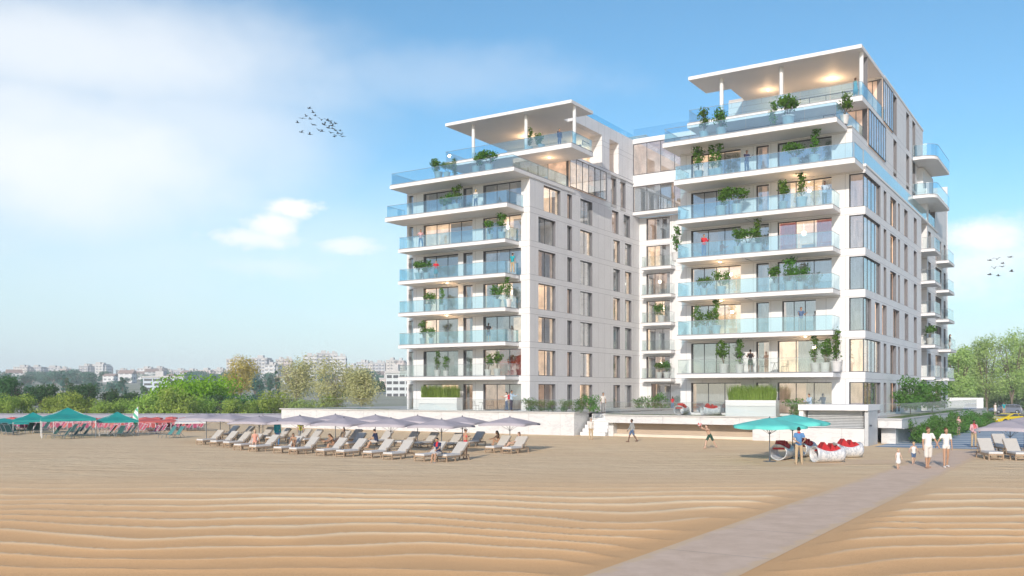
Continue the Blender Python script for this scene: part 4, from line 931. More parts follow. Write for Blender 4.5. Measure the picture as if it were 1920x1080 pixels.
m.add([(p.x, p.y, .01) for p in q], [tuple(range(len(q)))])
tag(m.build('lawn', pbr('roadside_grass', (.13, .20, .04), .95, .2, .4, col2=(.24, .28, .08))), kind='structure')
m = MB(); m.add([(30, 146.1, .012), (260, 146.1, .012), (260, 168, .012), (30, 168, .012)], [(0, 1, 2, 3)])
m.box(40, 200, 145.8, 146.08, 0, .13); m.add([(46, 92, .014), (150, 92, .014), (150, 103.9, .014), (50, 103.9, .014)], [(0, 1, 2, 3)])
tag(m.build('road', pbr('asphalt', (.16, .165, .18), .9, .15, 1.0)), kind='structure')

# ================================================================= terrace in front of the building
def TB(m, u0, u1, v0, v1, z0, z1, k=0):
    """box in building axes for a top-level object that stands in the world"""
    if u0 > u1: u0, u1 = u1, u0
    if v0 > v1: v0, v1 = v1, v0
    p = [w2(u, v) for u, v in ((u0, v0), (u1, v0), (u1, v1), (u0, v1))]
    m.add([(q.x, q.y, z0) for q in p]+[(q.x, q.y, z1) for q in p],
          [(0,3,2,1),(4,5,6,7),(0,1,5,4),(1,2,6,5),(2,3,7,6),(3,0,4,7)], k)
def TP(m, poly, z0, z1, k=0):
    m.prism([tuple(w2(u, v).xy) for u, v in poly], z0, z1, k)
TZL, TZR = 1.94, 1.78
terr_t = thing('terrace', 'raised stone terrace with pale marble walls running below the apartment block', 'terrace', w2(-37, 68, 0))
def tchild(m, name, mats, par=terr_t):
    o = m.build(name, mats, par); l = par.location; o.location = (-l.x, -l.y, -l.z) if par is terr_t else (0, 0, 0); return o
m = MB()
TB(m, -71.2, -37.25, 68.0, 70.6, 0, TZL-.10); TB(m, -37.25, -34.6, 71.2, 72, 0, TZR-.1); TB(m, -71.2, -58, 70.61, 72, 0, TZL-.1)
tchild(m, 'marble_wall', M['marble'])
m = MB(); TB(m, -71.4, -37.15, 67.9, 72, TZL-.098, TZL); TB(m, -71.4, -37.15, 72.01, 94, TZL-.12, TZL-.02); tchild(m, 'terrace_floor', M['concrete'])
m = MB(); TP(m, [(-37.14, 71.0), (-34.6, 71.0), (-34.6, 68.2), (-11.9, 68.2), (-11.9, 121), (-37.14, 121)], TZR-.09, TZR); tchild(m, 'terrace_floor', M['concrete'])
m = MB(); TB(m, -34.55, -18.1, 68.3, 68.9, 1.12, TZR-.092); TB(m, -34.55, -34.1, 68.9, 71.1, 0, TZR-.092); TB(m, -13.5, -11.95, 68.3, 69.0, 1.12, TZR-.092)
TB(m, -12.4, -11.95, 69.0, 121, 1.05, TZR-.092); tchild(m, 'terrace_edge_band', M['marble'])
m = MB(); TB(m, -34.1, -22.4, 69.6, 69.8, 0, 1.6); tchild(m, 'recessed_wall', M['tanwall'])
m = MB(); TB(m, -34.1, -22.4, 69.0, 69.59, 0, .22); tchild(m, 'plinth_ledge', M['sandwall'])
m = MB(); TB(m, -22.39, -18.0, 68.45, 69.9, 0, 1.115); TB(m, -13.45, -12.5, 69.2, 70.0, 0, 1.6); TB(m, -13.0, -12.6, 69.8, 121, 0, 1.6); tchild(m, 'marble_wall', M['marble'])
m = MB()
for i in range(6): TB(m, -37.0, -34.7, 68.6+i*.42, 71.1, .0+(.29*i if i else 0), .29*(i+1)-.012)
tchild(m, 'steps', M['white'])
for a in ((-35, -19, 69.1, 70.5, TZR+.0, TZR+.012), (-13.4, -12.2, 70, 110, TZR, TZR+.012), (-70, -58, 68.9, 71, TZL, TZL+.012)):
    m = MB(); TB(m, *a); tchild(m, 'lawn_strip', M['grass'])
# glass balustrades
def glass_rail(pts, z, h, label, mat='railclear'):
    m = MB(); hr = MB()
    for (u0, v0), (u1, v1) in zip(pts, pts[1:]):
        L = math.hypot(u1-u0, v1-v0); n = max(1, round(L/2.4))
        for i in range(n):
            s0, s1 = i/n+.012/L, (i+1)/n-.012/L
            a = w2(u0+(u1-u0)*s0, v0+(v1-v0)*s0, z+h/2); b = w2(u0+(u1-u0)*s1, v0+(v1-v0)*s1, z+h/2); m.bar(a, b, .02, h)
        hr.bar(w2(u0, v0, z+h+.012), w2(u1, v1, z+h+.012), .03, .02)
    t = thing('glass_balustrade', label, 'balustrade', w2(*pts[0], z))
    for mm, nm, mt in ((m, 'glass_panel', M[mat]), (hr, 'handrail', M['steel'])):
        o = mm.build(nm, mt, t); o.location = -Vector(t.location)
glass_rail([(-71.2, 68.15), (-37.3, 68.15), (-37.3, 70.9)], TZL, 1.0, 'clear glass balustrade along the long marble wall left of the steps')
glass_rail([(-34.5, 71), (-34.5, 68.35), (-18.2, 68.35)], TZR, 1.0, 'clear glass balustrade above the tan recess between steps and kiosk')
glass_rail([(-13.4, 68.4), (-12.05, 68.4), (-12.05, 112)], TZR, 1.0, 'clear glass balustrade running back above the shrub bed right of the kiosk')
# screen wall at the far end
m = MB(); p0, p1 = w2(onv(1742, 118), 118), w2(-12.0, 118); m.bar(p0+Vector((0, 0, 2.35)), p1+Vector((0, 0, 2.35)), .3, 1.2)
tag(m.build('garden_wall', M['white']), 'white screen wall closing the far right end of the terrace', 'wall')
# kiosk
ks = thing('kiosk', 'small beach kiosk with marble base, grey louvres and white flat roof frame', 'kiosk', w2(-18, 65.2))
def kc(m, name, mat): o = m.build(name, mat, ks); l = ks.location; o.location = (-l.x, -l.y, 0)
m = MB(); TB(m, -17.95, -13.75, 65.2, 68.2, 0, 1.14); kc(m, 'base_wall', M['marble'])
m = MB(); TB(m, -18.05, -13.45, 64.95, 69.2, 2.36, 2.74); TB(m, -18.05, -17.75, 65.15, 65.5, 0, 2.359); TB(m, -18.05, -17.75, 65.6, 69, 1.15, 2.355); kc(m, 'roof_frame', M['white'])
m = MB()
for i in range(11):
    TB(m, -17.6, -13.9, 65.7, 65.78, 1.18+i*.108, 1.18+i*.108+.062); TB(m, -13.98, -13.9, 65.8, 68.9, 1.18+i*.108, 1.18+i*.108+.062)
kc(m, 'louvre_screen', M['louver'])
m = MB(); TB(m, -17.6, -14.05, 65.9, 68.9, 1.145, 2.35); kc(m, 'inner_wall', M['steel'])
m = MB(); TB(m, -13.74, -13.5, 65.25, 68.2, 0, 2.355); kc(m, 'side_panel', M['louver'])
m = MB(); c = w2(-13.42, 65.6, 1.35); m.box(c.x-.05, c.x+.06, c.y-.06, c.y+.06, 1.3, 1.42); kc(m, 'wall_lamp', M['pole'])
# low wall behind the beach on the left
m = MB(); m.box(-170, -24, 113, 113.4, 0, .92); m.box(-170, -24, 112.9, 113.5, .92, 1.0)
tag(m.build('beach_wall', pbr('lavender_grey_render', (.33, .34, .42), .8, .06, .3)), 'long low lavender grey wall between the left beach and the bushes', 'wall')
# ================================================================= vegetation
def leafcloud(m, blobs, n, size, rg, flat=1.0, k=0, droop=0.0, shell=.55):
    """n leaf-clump faces spread through ellipsoid blobs (cx,cy,cz,rx,ry,rz), denser near their surface"""
    wts = [b[3]*b[4]*b[5] for b in blobs]; tot = sum(wts)
    for b, w in zip(blobs, wts):
        for _ in range(max(4, int(n*w/tot))):
            d = Vector((rg.gauss(0, 1), rg.gauss(0, 1), rg.gauss(0, 1))).normalized()
            rr = (shell+(1-shell)*rg.random()) if rg.random() < .8 else rg.random()
            wob = 1+.22*noise.noise(d*2.3+Vector((b[0], b[1], b[2])))
            c = Vector((b[0]+d.x*b[3]*rr*wob, b[1]+d.y*b[4]*rr*wob, b[2]+d.z*b[5]*rr*wob))
            nrm = (d+Vector((rg.uniform(-1, 1), rg.uniform(-1, 1), rg.uniform(-.6, 1)))*.9).normalized()
            a = nrm.orthogonal().normalized(); a = Matrix.Rotation(rg.uniform(0, 6.28), 3, nrm) @ a; e = nrm.cross(a)
            s = size*rg.uniform(.55, 1.35)
            if droop: e = (e*(1-droop)+Vector((0, 0, -1))*droop).normalized(); a = a-e*a.dot(e)
            m.add([c-a*s*.5, c+e*s*.28*flat+a*s*.05, c+a*s*.5, c-e*s*.28*flat], [(0, 1, 2, 3)], k)
def crown_blobs(rg, w, h, n, z0):
    out = []
    for i in range(n):
        t = rg.random(); a = rg.uniform(0, 6.28); r = w*.5*math.sqrt(rg.random())*math.sqrt(max(.1, 1-(t*1.05-.35)**2))*.75
        s = rg.uniform(.20, .34)*w
        out.append((math.cos(a)*r, math.sin(a)*r, z0+h*(.15+.72*t), s, s, s*rg.uniform(.6, .9)*min(1.3, h/w+.2)))
    return out
def trunk_mesh(rg, h, r, forks, spread, top):
    m = MB(); m.tube((0, 0, -.1), (0, 0, h), r, r*.7, 8)
    for i in range(forks):
        a = 6.28*i/forks+rg.uniform(-.4, .4); q = Vector((math.cos(a)*spread*.45, math.sin(a)*spread*.45, h+(top-h)*.5)); e = Vector((math.cos(a)*spread, math.sin(a)*spread, top))
        m.tube((0, 0, h*.92), q, r*.55, r*.35, 6); m.tube(q, e, r*.35, r*.1, 5)
        for _ in range(3):
            b = a+rg.uniform(-1, 1); m.tube(q, q+Vector((math.cos(b)*spread*.6, math.sin(b)*spread*.6, (top-h)*rg.uniform(.2, .5))), r*.22, r*.06, 4)
    return m
def tree(name, label, cat, loc, w, h, mat, bark='bark', nleaf=2600, lsize=.5, seed=1, group=None, trunk=.25, nb=16, droop=0, r=.25, forks=5, shell=.55, flat=1.0):
    rg = random.Random(seed); t = thing(name, label, cat, loc, rg.uniform(0, 6), group)
    m = MB(); leafcloud(m, crown_blobs(rg, w, h*(1-trunk), nb, h*trunk), nleaf, lsize, rg, droop=droop, shell=shell, flat=flat)
    m.build('crown', M[mat], t); trunk_mesh(rg, h*trunk, r, forks, w*.3, h*.8).build('trunk', M[bark], t)
    return t
def bush_proto(name, seed, w, h, mat, n, s, bark='bark'):
    return tree(name, 'x', 'bush', (0, 0, 0), w, h, mat, bark, n, s, seed, None, .05, 12, r=.08, forks=4)
# row of rounded bushes behind the low wall
protos = [bush_proto('rounded_bush', 20+i, 4.6, 3.2, 'leaf_olive', 2600, .26) for i in range(4)]
gb = 'olive green bushes in a row behind the low wall'
used = set(); i = 0; x = -88.0; rg = random.Random(5)
while x < -23.5:
    s = rg.uniform(.78, 1.12); k = i % 4; Y = 120+rg.uniform(-2, 2.5)
    x += 2.0*s
    p = protos[k] if k not in used else dup(protos[k]); used.add(k)
    p.location = (x*Y/118, Y, .0); p.scale = (s*1.0, s, s*rg.uniform(.85, 1.2)); p.rotation_euler = (0, 0, rg.uniform(0, 6))
    tag(p, 'rounded olive green bush in the row behind the low lavender wall', 'bush', gb)
    x += 1.3*s; i += 1
def ph(px, ytop, ybase_z, Y): return H-(ytop-HY)*Y/F-ybase_z
def ptree(px, ytop, wpx, Y, name, label, mat, seed, **k):
    x = (px-960)/F*Y; z0 = terr(x, Y)-.1; h = ph(px, ytop, z0, Y); w = wpx/F*Y
    return tree(name, label, 'tree', (x, Y, z0), w, h, M and mat, seed=seed, **k)
dk = [(22, 709, 62, 'leafy dark tree at the far left edge of the photo'), (78, 718, 62, 'second dark tree from the left, lower and darker'), (152, 722, 60, 'broad dark tree behind the second teal tent'),
      (205, 735, 36, 'small dark tree between the broad one and the pale office'), (240, 733, 46, 'dark tree just left of the pale office building'), (120, 738, 40, 'low dark tree in the gap behind the bushes at left')]
for i, (px, yt, w, lb) in enumerate(dk):
    ptree(px, yt, w, 150+i*3, 'dark_tree', lb, 'leaf_dark', 40+i, nleaf=3200, lsize=.38, nb=20, trunk=.15, r=.2)
ptree(372, 706, 165, 140, 'lime_tree', 'wide bright lime green tree towering over the bushes', 'leaf_lime', 60, nleaf=9000, lsize=.42, nb=34, trunk=.12, r=.3)
ptree(305, 733, 110, 134, 'lime_tree', 'lower lime green tree joined to the left side of the wide one', 'leaf_lime', 61, nleaf=4500, lsize=.38, nb=22, trunk=.12)
for i, (px, yt, w) in enumerate(((408, 741, 60), (445, 738, 70), (495, 748, 50), (540, 748, 60))):
    ptree(px, yt, w, 131+i, 'dark_tree', ['dark shrubby tree under the wide lime tree', 'dark shrubby tree below the golden tree', 'low dark tree right of the golden tree', 'low dark tree at the foot of the pale willows'][i], 'leaf_dark', 70+i, nleaf=2400, lsize=.34, nb=14, trunk=.1)
ptree(450, 671, 66, 170, 'golden_tree', 'round golden yellow tree standing before the far flats', 'leaf_gold', 80, nleaf=5200, lsize=.34, nb=22, trunk=.32, bark='palebark', r=.25, droop=.3)
for i, (px, yt, w, lb) in enumerate(((556, 668, 84, 'pale willow left of the other two, with thin white limbs'), (632, 676, 92, 'middle pale willow, widest crown over the terrace end'), (678, 692, 62, 'smallest pale willow, nearest the tower'))):
    ptree(px, yt, w, 125-i*3, 'pale_willow', lb, 'leaf_willow', 90+i, nleaf=5200, lsize=.27, nb=26, trunk=.3, bark='palebark', r=.16, forks=7, droop=.45, shell=.35)
for i, (px, yt, w, lb) in enumerate(((482, 711, 30, 'blue green conifer behind the bushes right of the golden tree'), (519, 688, 13, 'tall thin dark conifer beside the far flats'), (506, 703, 13, 'shorter thin conifer left of the tall one'), (1795, 0, 0, ''))):
    if w: ptree(px, yt, w, 230+i*20, 'conifer', lb, 'leaf_blue', 100+i, nleaf=1600, lsize=.55, nb=12, trunk=.05)
# wooded slope in front of the city: individual mid-distance trees
mids = [(px, yt, w) for px, yt, w in ((140, 712, 34), (175, 718, 30), (118, 698, 10), (125, 700, 8), (215, 716, 40), (60, 722, 30), (8, 722, 24), (468, 728, 26), (497, 726, 26), (430, 730, 30), (690, 690, 36), (668, 700, 20), (712, 716, 26), (742, 687, 12),
        (698, 714, 20), (732, 722, 16), (752, 730, 20), (680, 716, 24), (650, 728, 26), (385, 726, 30), (230, 705, 14), (268, 722, 16), (100, 726, 24))]
for i, (px, yt, w) in enumerate(mids):
    ptree(px, yt, w, 300+17*(i % 9), 'slope_tree', 'hazy green tree on the slope between the bushes and the far flats', 'leaf_blue' if i % 3 else 'leaf_dark', 120+i, nleaf=900, lsize=.8, nb=9, trunk=.08, group='hazy trees on the slope before the city')
# right edge: tall poplars behind the parked cars
for i, (px, yt, w, Y, lb) in enumerate(((1798, 648, 62, 150, 'poplar nearest the tower on the right edge, lowest of the row'), (1850, 625, 78, 176, 'second poplar, tall and broad, behind the grey parked car'), (1897, 616, 70, 172, 'tall poplar behind the blue parked car'), (1940, 610, 70, 174, 'poplar cut by the right edge of the photo'), (1822, 655, 50, 184, 'poplar seen between the two nearest the tower'))):
    ptree(px, yt, w, Y, 'poplar_tree', lb, 'leaf_poplar', 150+i, nleaf=9500, lsize=.34, nb=34, trunk=.12, r=.28, forks=7, shell=.4, droop=.2)
for i, (px, Y) in enumerate(((1792, 190), (1835, 195), (1880, 192), (1925, 190))):
    ptree(px, 725, 56, Y, 'hedge_bush', 'tall hedge bush between the poplar trunks behind the road', 'leaf_poplar', 160+i, nleaf=2600, lsize=.5, nb=14, trunk=.03, group='hedge bushes behind the road')

# ---- planting beds: shrubs under the right terrace wall
pr = tree('bed_shrub', 'x', 'shrub', (0, 0, 0), 2.3, 1.6, 'leaf_bed', 'bark', 1500, .16, 200, None, .03, 10, r=.04)
gsh = 'dense green shrubs in the bed below the right terrace wall'
for i in range(19):
    p = pr if i == 0 else dup(pr)
    v = 71.2+i*2.5; u = -11.35+.2*math.sin(i*2.1)
    p.location = w2(u, v, 0); p.rotation_euler = (0, 0, i*1.7); s = 1.0+.15*math.sin(i*3.3); p.scale = (s, s, s*(1 if i < 12 else .85))
    tag(p, 'leafy green shrub in the bed under the right terrace wall', 'shrub', gsh)
# ornamental grasses in planters and along the balustrade
def grass_tuft(seed, w, h, n):
    rg = random.Random(seed); m = MB()
    for _ in range(n):
        x, y = rg.uniform(-w/2, w/2), rg.uniform(-.25, .25); L = h*rg.uniform(.6, 1.1); a = rg.uniform(0, 6.28); b = rg.uniform(.05, .45)*L
        p = Vector((x, y, 0)); q = p+Vector((math.cos(a)*b*.4, math.sin(a)*b*.4, L*.6)); e = p+Vector((math.cos(a)*b, math.sin(a)*b, L)); s = Vector((-math.sin(a), math.cos(a), 0))*.018
        m.add([p-s, p+s, q+s, q-s, e], [(0, 1, 2, 3), (3, 2, 4)])
    return m
def planter(u0, u1, v, z, label, hb=1.25):
    t = thing('planter', label, 'planter', w2((u0+u1)/2, v, z), ROT); L = (u1-u0)/2
    m = MB(); m.box(-L, L, -.45, .45, 0, hb-.06); m.box(-L-.02, L+.02, -.47, -.38, hb-.06, hb); m.box(-L-.02, L+.02, .38, .47, hb-.06, hb); m.box(-L-.02, -L+.07, -.38, .38, hb-.06, hb); m.box(L-.07, L+.02, -.38, .38, hb-.06, hb)
    m.build('box', M['white'], t)
    g_ = grass_tuft(int(u0*10), 2*L-.3, 1.25, 1500).build('ornamental_grass', M['leaf_grass'], t); g_.location = (0, 0, hb-.1)
planter(onv(790, 69.6), onv(862, 69.6), 69.6, TZL, 'long white planter of tall grasses at the foot of the left tower', 1.15)
planter(onv(1364, 69.4), onv(1458, 69.4), 69.4, TZR, 'long white planter of tall grasses at the foot of the right tower', 1.2)
lp = tree('terrace_bush', 'x', 'bush', (0, 0, 0), 1.5, 1.15, 'leaf_bed', 'bark', 900, .12, 210, None, .03, 9, r=.03)
names = ['feathery green bush at the left end of the row along the balustrade', 'second bush of the row along the balustrade', 'third bush of the row along the balustrade', 'fourth bush of the row along the balustrade', 'fifth bush of the row along the balustrade', 'last and tallest bush of the row, beside the steps']
for i, px in enumerate((990, 1012, 1036, 1062, 1084, 1106)):
    p = lp if i == 0 else dup(lp); p.location = w2(onv(px, 69.0), 69.0, TZL); p.rotation_euler = (0, 0, i*1.3); s = [.95, .8, .75, .85, .85, 1.15][i]; p.scale = (s, s, s)
    tag(p, names[i], 'bush', 'bushes along the glass balustrade left of the steps')
for i, (px, lb) in enumerate(((1195, 'palm-like bush left of the two dark ones below the link'), (1212, 'low dark bush below the link building'), (1240, 'wide low dark bush before the lit library window'))):
    p = dup(lp); v = 90.5; p.location = w2(onv(px, v), v, TZR); s = [.8, 1.0, 1.2][i]; p.scale = (s*1.3, s, s*1.15); p.rotation_euler = (0, 0, i); tag(p, lb, 'bush'); del p['group']
    m = MB()
p = dup(lp); v = 67.9+2; p.location = w2(onv(1487, 69.6), 69.6, TZR); p.scale = (1.1,)*3; tag(p, 'flowering green bush just left of the kiosk roof', 'bush'); del p['group']
m = MB(); TB(m, onv(1185, 90), onv(1275, 90), 89.2, 91, TZR, TZR+.75)
# dark potted shrubs on the right terrace
tree('dark_shrub', 'large dark leaved shrub on the right terrace before the narrow windows', 'shrub', w2(onu(1707, -13.6), 0) if 0 else w2(-13.4, onu(1707, -13.4), TZR), 2.9, 2.9, 'leaf_bed', 'bark', 1800, .22, 220, None, .2, 12, r=.05)
tree('dark_shrub', 'lower dark leaved shrub on the right terrace under the rear balconies', 'shrub', w2(-13.4, onu(1748, -13.4), TZR), 3.2, 2.6, 'leaf_bed', 'bark', 1800, .24, 221, None, .2, 12, r=.05)

# ---- potted plants on the balconies
PT = []
def plant_mesh(seed, kind):
    rg = random.Random(seed); mp = MB(); ml = MB()
    if kind == 'tree': blobs = [(rg.uniform(-.25, .25), rg.uniform(-.2, .2), rg.uniform(1.0, 1.75), .33, .33, .3) for _ in range(6)]; n, s = 420, .15
    elif kind == 'bush': blobs = [(rg.uniform(-.45, .45), rg.uniform(-.2, .2), rg.uniform(.75, 1.25), .36, .32, .3) for _ in range(6)]; n, s = 460, .14
    else: blobs = [(rg.uniform(-.1, .1), rg.uniform(-.1, .1), .8+.28*i, .24+.04*(i % 2), .24, .24) for i in range(5)]; n, s = 360, .13
    leafcloud(ml, blobs, n, s, rg, shell=.3)
    for b in blobs: ml.tube((0, 0, .45), (b[0], b[1], b[2]), .018, .008, 4, 1)
    mp.tube((0, 0, 0), (0, 0, .5), .20, .27, 14); mp.tube((0, 0, .44), (0, 0, .505), .285, .285, 14); mp.tube((0, 0, .505), (0, 0, .507), .25, .25, 12, 1)
    return mp.mesh('pot', [M['pot'], M['soil']]), ml.mesh('foliage', [M['leaf_plant'], M['bark']])
PM = {k: [plant_mesh(300+i*7+j*31, k) for i in range(3)] for j, k in enumerate(('tree', 'bush', 'tall'))}
npl = 0
def potted(px, z, kind, label, s=1.0, v=None, u=None):
    global npl
    if u is not None: loc = w2(u, onu(px, u), z)
    else:
        v = v or 69.25; loc = w2(onv(px, v), v, z)
    t = thing('potted_plant', label, 'potted plant', loc, npl*1.1, None, s*1.15); a, b = PM[kind][npl % 3]; npl += 1
    link_obj('pot', a, t); link_obj('foliage', b, t)
fl = {1: 'first', 2: 'second', 3: 'third', 4: 'fourth', 5: 'fifth', 6: 'sixth'}
PL = [
 (1, 820, 'tall', 'L', 1.0, 'slender plant left of centre'), (1, 836, 'tree', 'L', .85, 'darker plant right of the slender one'), (1, 915, 'tree', 'L', .95, 'dark round plant'), (1, 932, 'tree', 'L', 1.05, 'bright leafy plant right of the dark round one'),
 (2, 793, 'tree', 'L', 1.0, 'thin greyish plant near the left end'), (2, 809, 'bush', 'L', .9, 'low dark bush beside the thin plant'),
 (3, 803, 'bush', 'L', 1.15, 'wide bush at the left'), (3, 829, 'tall', 'L', .9, 'small round-headed plant'), (3, 932, 'bush', 'L', 1.25, 'wide leafy plant at the right'), (3, 952, 'tall', 'L', 1.15, 'tall plant at the right end'),
 (4, 785, 'bush', 'L', 1.15, 'dark bush at the left end'), (4, 800, 'bush', 'L', 1.05, 'bush second from the left end'),
 (5, 918, 'tree', 'L', .95, 'thin sprigged plant at the right'), (5, 941, 'tree', 'L', 1.1, 'dense plant near the right corner'),
 (6, 833, 'bush', 'L', .9, 'low bush left of the others'), (6, 846, 'bush', 'L', 1.05, 'bright middle bush'), (6, 856, 'tree', 'L', 1.1, 'taller plant beside the door'),
 (1, 1357, 'tree', 'R', 1.2, 'broad bright plant left of centre'), (1, 1387, 'tall', 'R', 1.1, 'dark plant beside the broad one'), (1, 1529, 'tall', 'R', 1.15, 'thin plant near the right end'), (1, 1547, 'tree', 'R', 1.15, 'dark tree in a pot near the right end'), (1, 1568, 'tall', 'R', 1.3, 'tall bright green plant on the right corner'),
 (2, 1304, 'tall', 'R', .95, 'slim plant at the left end'), (2, 1323, 'bush', 'R', 1.1, 'wide low bush'), (2, 1343, 'tall', 'R', 1.15, 'tall thin plant right of the wide bush'),
 (3, 1320, 'bush', 'R', .95, 'greyish bush at the left'), (3, 1353, 'bush', 'R', 1.1, 'green bush before the lit room'), (3, 1452, 'tree', 'R', 1.0, 'dark round plant'), (3, 1480, 'tree', 'R', 1.15, 'broad bright plant'), (3, 1500, 'bush', 'R', 1.0, 'low grey green plant'),
 (4, 1383, 'tree', 'R', 1.0, 'slim plant'), (4, 1402, 'bush', 'R', 1.25, 'wide bush'), (4, 1421, 'tall', 'R', 1.1, 'tall thin plant'),
 (5, 1352, 'bush', 'R', 1.35, 'wide round bush'), (5, 1382, 'bush', 'R', 1.35, 'flowering wide bush'), (5, 1468, 'tree', 'R', 1.05, 'thin reddish plant'), (5, 1503, 'tall', 'R', 1.35, 'tall bright plant'),
 (6, 1310, 'tree', 'R', 1.2, 'bright plant at the left'), (6, 1336, 'tall', 'R', 1.15, 'darker plant second from the left'), (6, 1347, 'tall', 'R', 1.2, 'plant before the lit window'), (6, 1490, 'bush', 'R', 1.2, 'round bush'), (6, 1527, 'tall', 'R', 1.3, 'thin tall plant near the right'),
]
for k, px, kind, tw, s, lb in PL:
    potted(px, LV[k]+.01, kind, '%s on the %s-floor %s tower balcony' % (lb, fl[k], 'left' if tw == 'L' else 'right'), s)
for px, kind, z, v, s, lb in ((822, 'bush', LV[7], 69.0, 1.25, 'broad leafy plant at the left of the left tower roof terrace'), (838, 'bush', LV[7], 69.0, 1.0, 'second plant from the left on the left tower roof terrace'), (853, 'tall', LV[7], 71.0, 1.0, 'small dark conifer-like plant behind on the left tower roof terrace'),
        (893, 'bush', LV[7], 69.2, 1.3, 'wide palm-like plant on the left tower roof terrace'), (917, 'bush', LV[7], 69.2, 1.3, 'bright plant nearest the column on the left tower roof terrace'), (993, 'tall', LV[8], 75.2, 1.0, 'reddish plant beside the middle column under the left canopy'), (1015, 'bush', LV[8], 75.2, 1.05, 'green plant in a blue pot under the left canopy'),
        (1320, 'tree', LV[7], 69.2, 1.15, 'thin plant at the left of the right tower roof terrace'), (1352, 'bush', LV[7], 69.2, 1.3, 'dense plant at the left of the right tower roof terrace'), (1449, 'tall', LV[7], 71.0, 1.15, 'small dark plant beside the middle column on the right roof terrace'), (1478, 'bush', LV[7], 69.2, 1.5, 'large bright plant on the right roof terrace'),
        (1583, 'tree', LV[7], 70.5, 1.1, 'plant behind the side glass of the right roof terrace')):
    potted(px, z+.01, kind, lb, s, v)
for k, px, lb in ((3, 1240, 'bushy plant on the third link balcony'), (1, 1236, 'dark plant on the lowest link balcony'), (1, 1250, 'taller plant at the right of the lowest link balcony')):
    potted(px, LV[k]+.03, 'bush', lb, 1.25 if k == 3 else 1.1, 93.3)
potted(1268, LV[4]+.01, 'tall', 'leafy plant hanging out at the left end of the fourth right balcony', 1.2, 70.2)
potted(1744, LV[2]+.01, 'bush', 'palm in a white pot on the rear wing second floor balcony', 1.25, None, -14.5)

# ================================================================= the far city
cityA = []
def citymat(name, wall_, win, sx, sz, tx=.55, tz=.5):
    m, nt, out = nodes_of(name); g = G(nt)
    sp = g.n('ShaderNodeSeparateXYZ', {0: g.n('ShaderNodeTexCoord').outputs['Object']}); nrm = g.n('ShaderNodeSeparateXYZ', {0: g.n('ShaderNodeNewGeometry').outputs['Normal']})
    a = g.math('LESS_THAN', g.math('FRACT', g.math('DIVIDE', g.math('ADD', sp.outputs[0], sp.outputs[1]), sx)), tx)
    b = g.math('LESS_THAN', g.math('FRACT', g.math('DIVIDE', sp.outputs[2], sz)), tz)
    f = g.math('MULTIPLY', g.math('MULTIPLY', a, b), g.math('LESS_THAN', nrm.outputs[2], .5))
    oi = g.n('ShaderNodeObjectInfo').outputs['Random']
    w_ = g.n('ShaderNodeHueSaturation', {'Hue': .5, 'Saturation': 1, 'Value': g.ramp(oi, 0, 1, .8, 1.15), 'Color': wall_+(1,)}).outputs[0]
    c = g.mix(g.math('MULTIPLY', f, .85), w_, win)
    bsd = g.n('ShaderNodeBsdfPrincipled', {'Base Color': c, 'Roughness': .7}); nt.links.new(bsd.outputs[0], out.inputs[0]); return m
CM = [citymat('beige_flats', (.60, .57, .54), (.16, .17, .2), 3.2, 3.0), citymat('grey_flats', (.46, .48, .52), (.14, .15, .18), 2.8, 3.0), citymat('white_flats', (.70, .71, .72), (.18, .2, .24), 4, 3.0, .6, .45), citymat('pinkish_flats', (.62, .53, .50), (.2, .18, .2), 3.5, 3.0)]
rg = random.Random(11)
def cityb(x0, x1, yt, Y, mi, label, zb=None, group=None):
    w = (x1-x0)/F*Y; X = ((x0+x1)/2-960)/F*Y; z0 = terr(X, Y)-3; h = H-(yt-HY)*Y/F-z0
    t = thing('apartment_block', label, 'building', (X, Y, z0), rg.uniform(-.25, .25), group)
    m = MB(); d = w*rg.uniform(.5, .8)+6; m.box(-w/2, w/2, 0, d, 0, h-1.0); m.box(w/2+.0, w/2+w*.12, d*.2, d, 0, h*.93)
    m.build('wall', CM[mi], t)
    m = MB(); m.box(-w/2-.3, w/2+.3, -.3, d+.3, h-1.0, h-.3)
    m.box(-w*.2, w*.15, d*.3, d*.7, h-.3, h+2.0); 
    if rg.random() < .5: m.box(w*.25, w*.4, d*.3, d*.6, h-.3, h+1.4)
    m.build('roof', M['concrete'], t)
    m = MB()
    for k in range(int(h/3)):
        z = 1+3*k
        for xx in ((-w*.32, -w*.12), (w*.15, w*.36)): m.box(xx[0], xx[1], -1.0, -.01, z, z+.9)
    m.build('balcony_stack', M['soffit'], t); t['label'] = label
grp = 'hazy tower blocks on the far skyline at the left'
for i, (a, b, y) in enumerate(((25, 51, 687), (53, 77, 687), (80, 112, 688), (112, 124, 690), (125, 135, 692), (146, 166, 685), (166, 194, 682), (194, 206, 686), (218, 236, 693), (238, 257, 694), (257, 283, 690), (285, 304, 689), (306, 322, 694), (324, 344, 693), (346, 368, 694), (370, 395, 693), (397, 418, 692))):
    cityb(a, b, y, 1050+rg.uniform(-60, 160), i % 4, 'pale hazy tower block on the skyline left of the golden tree', group=grp)
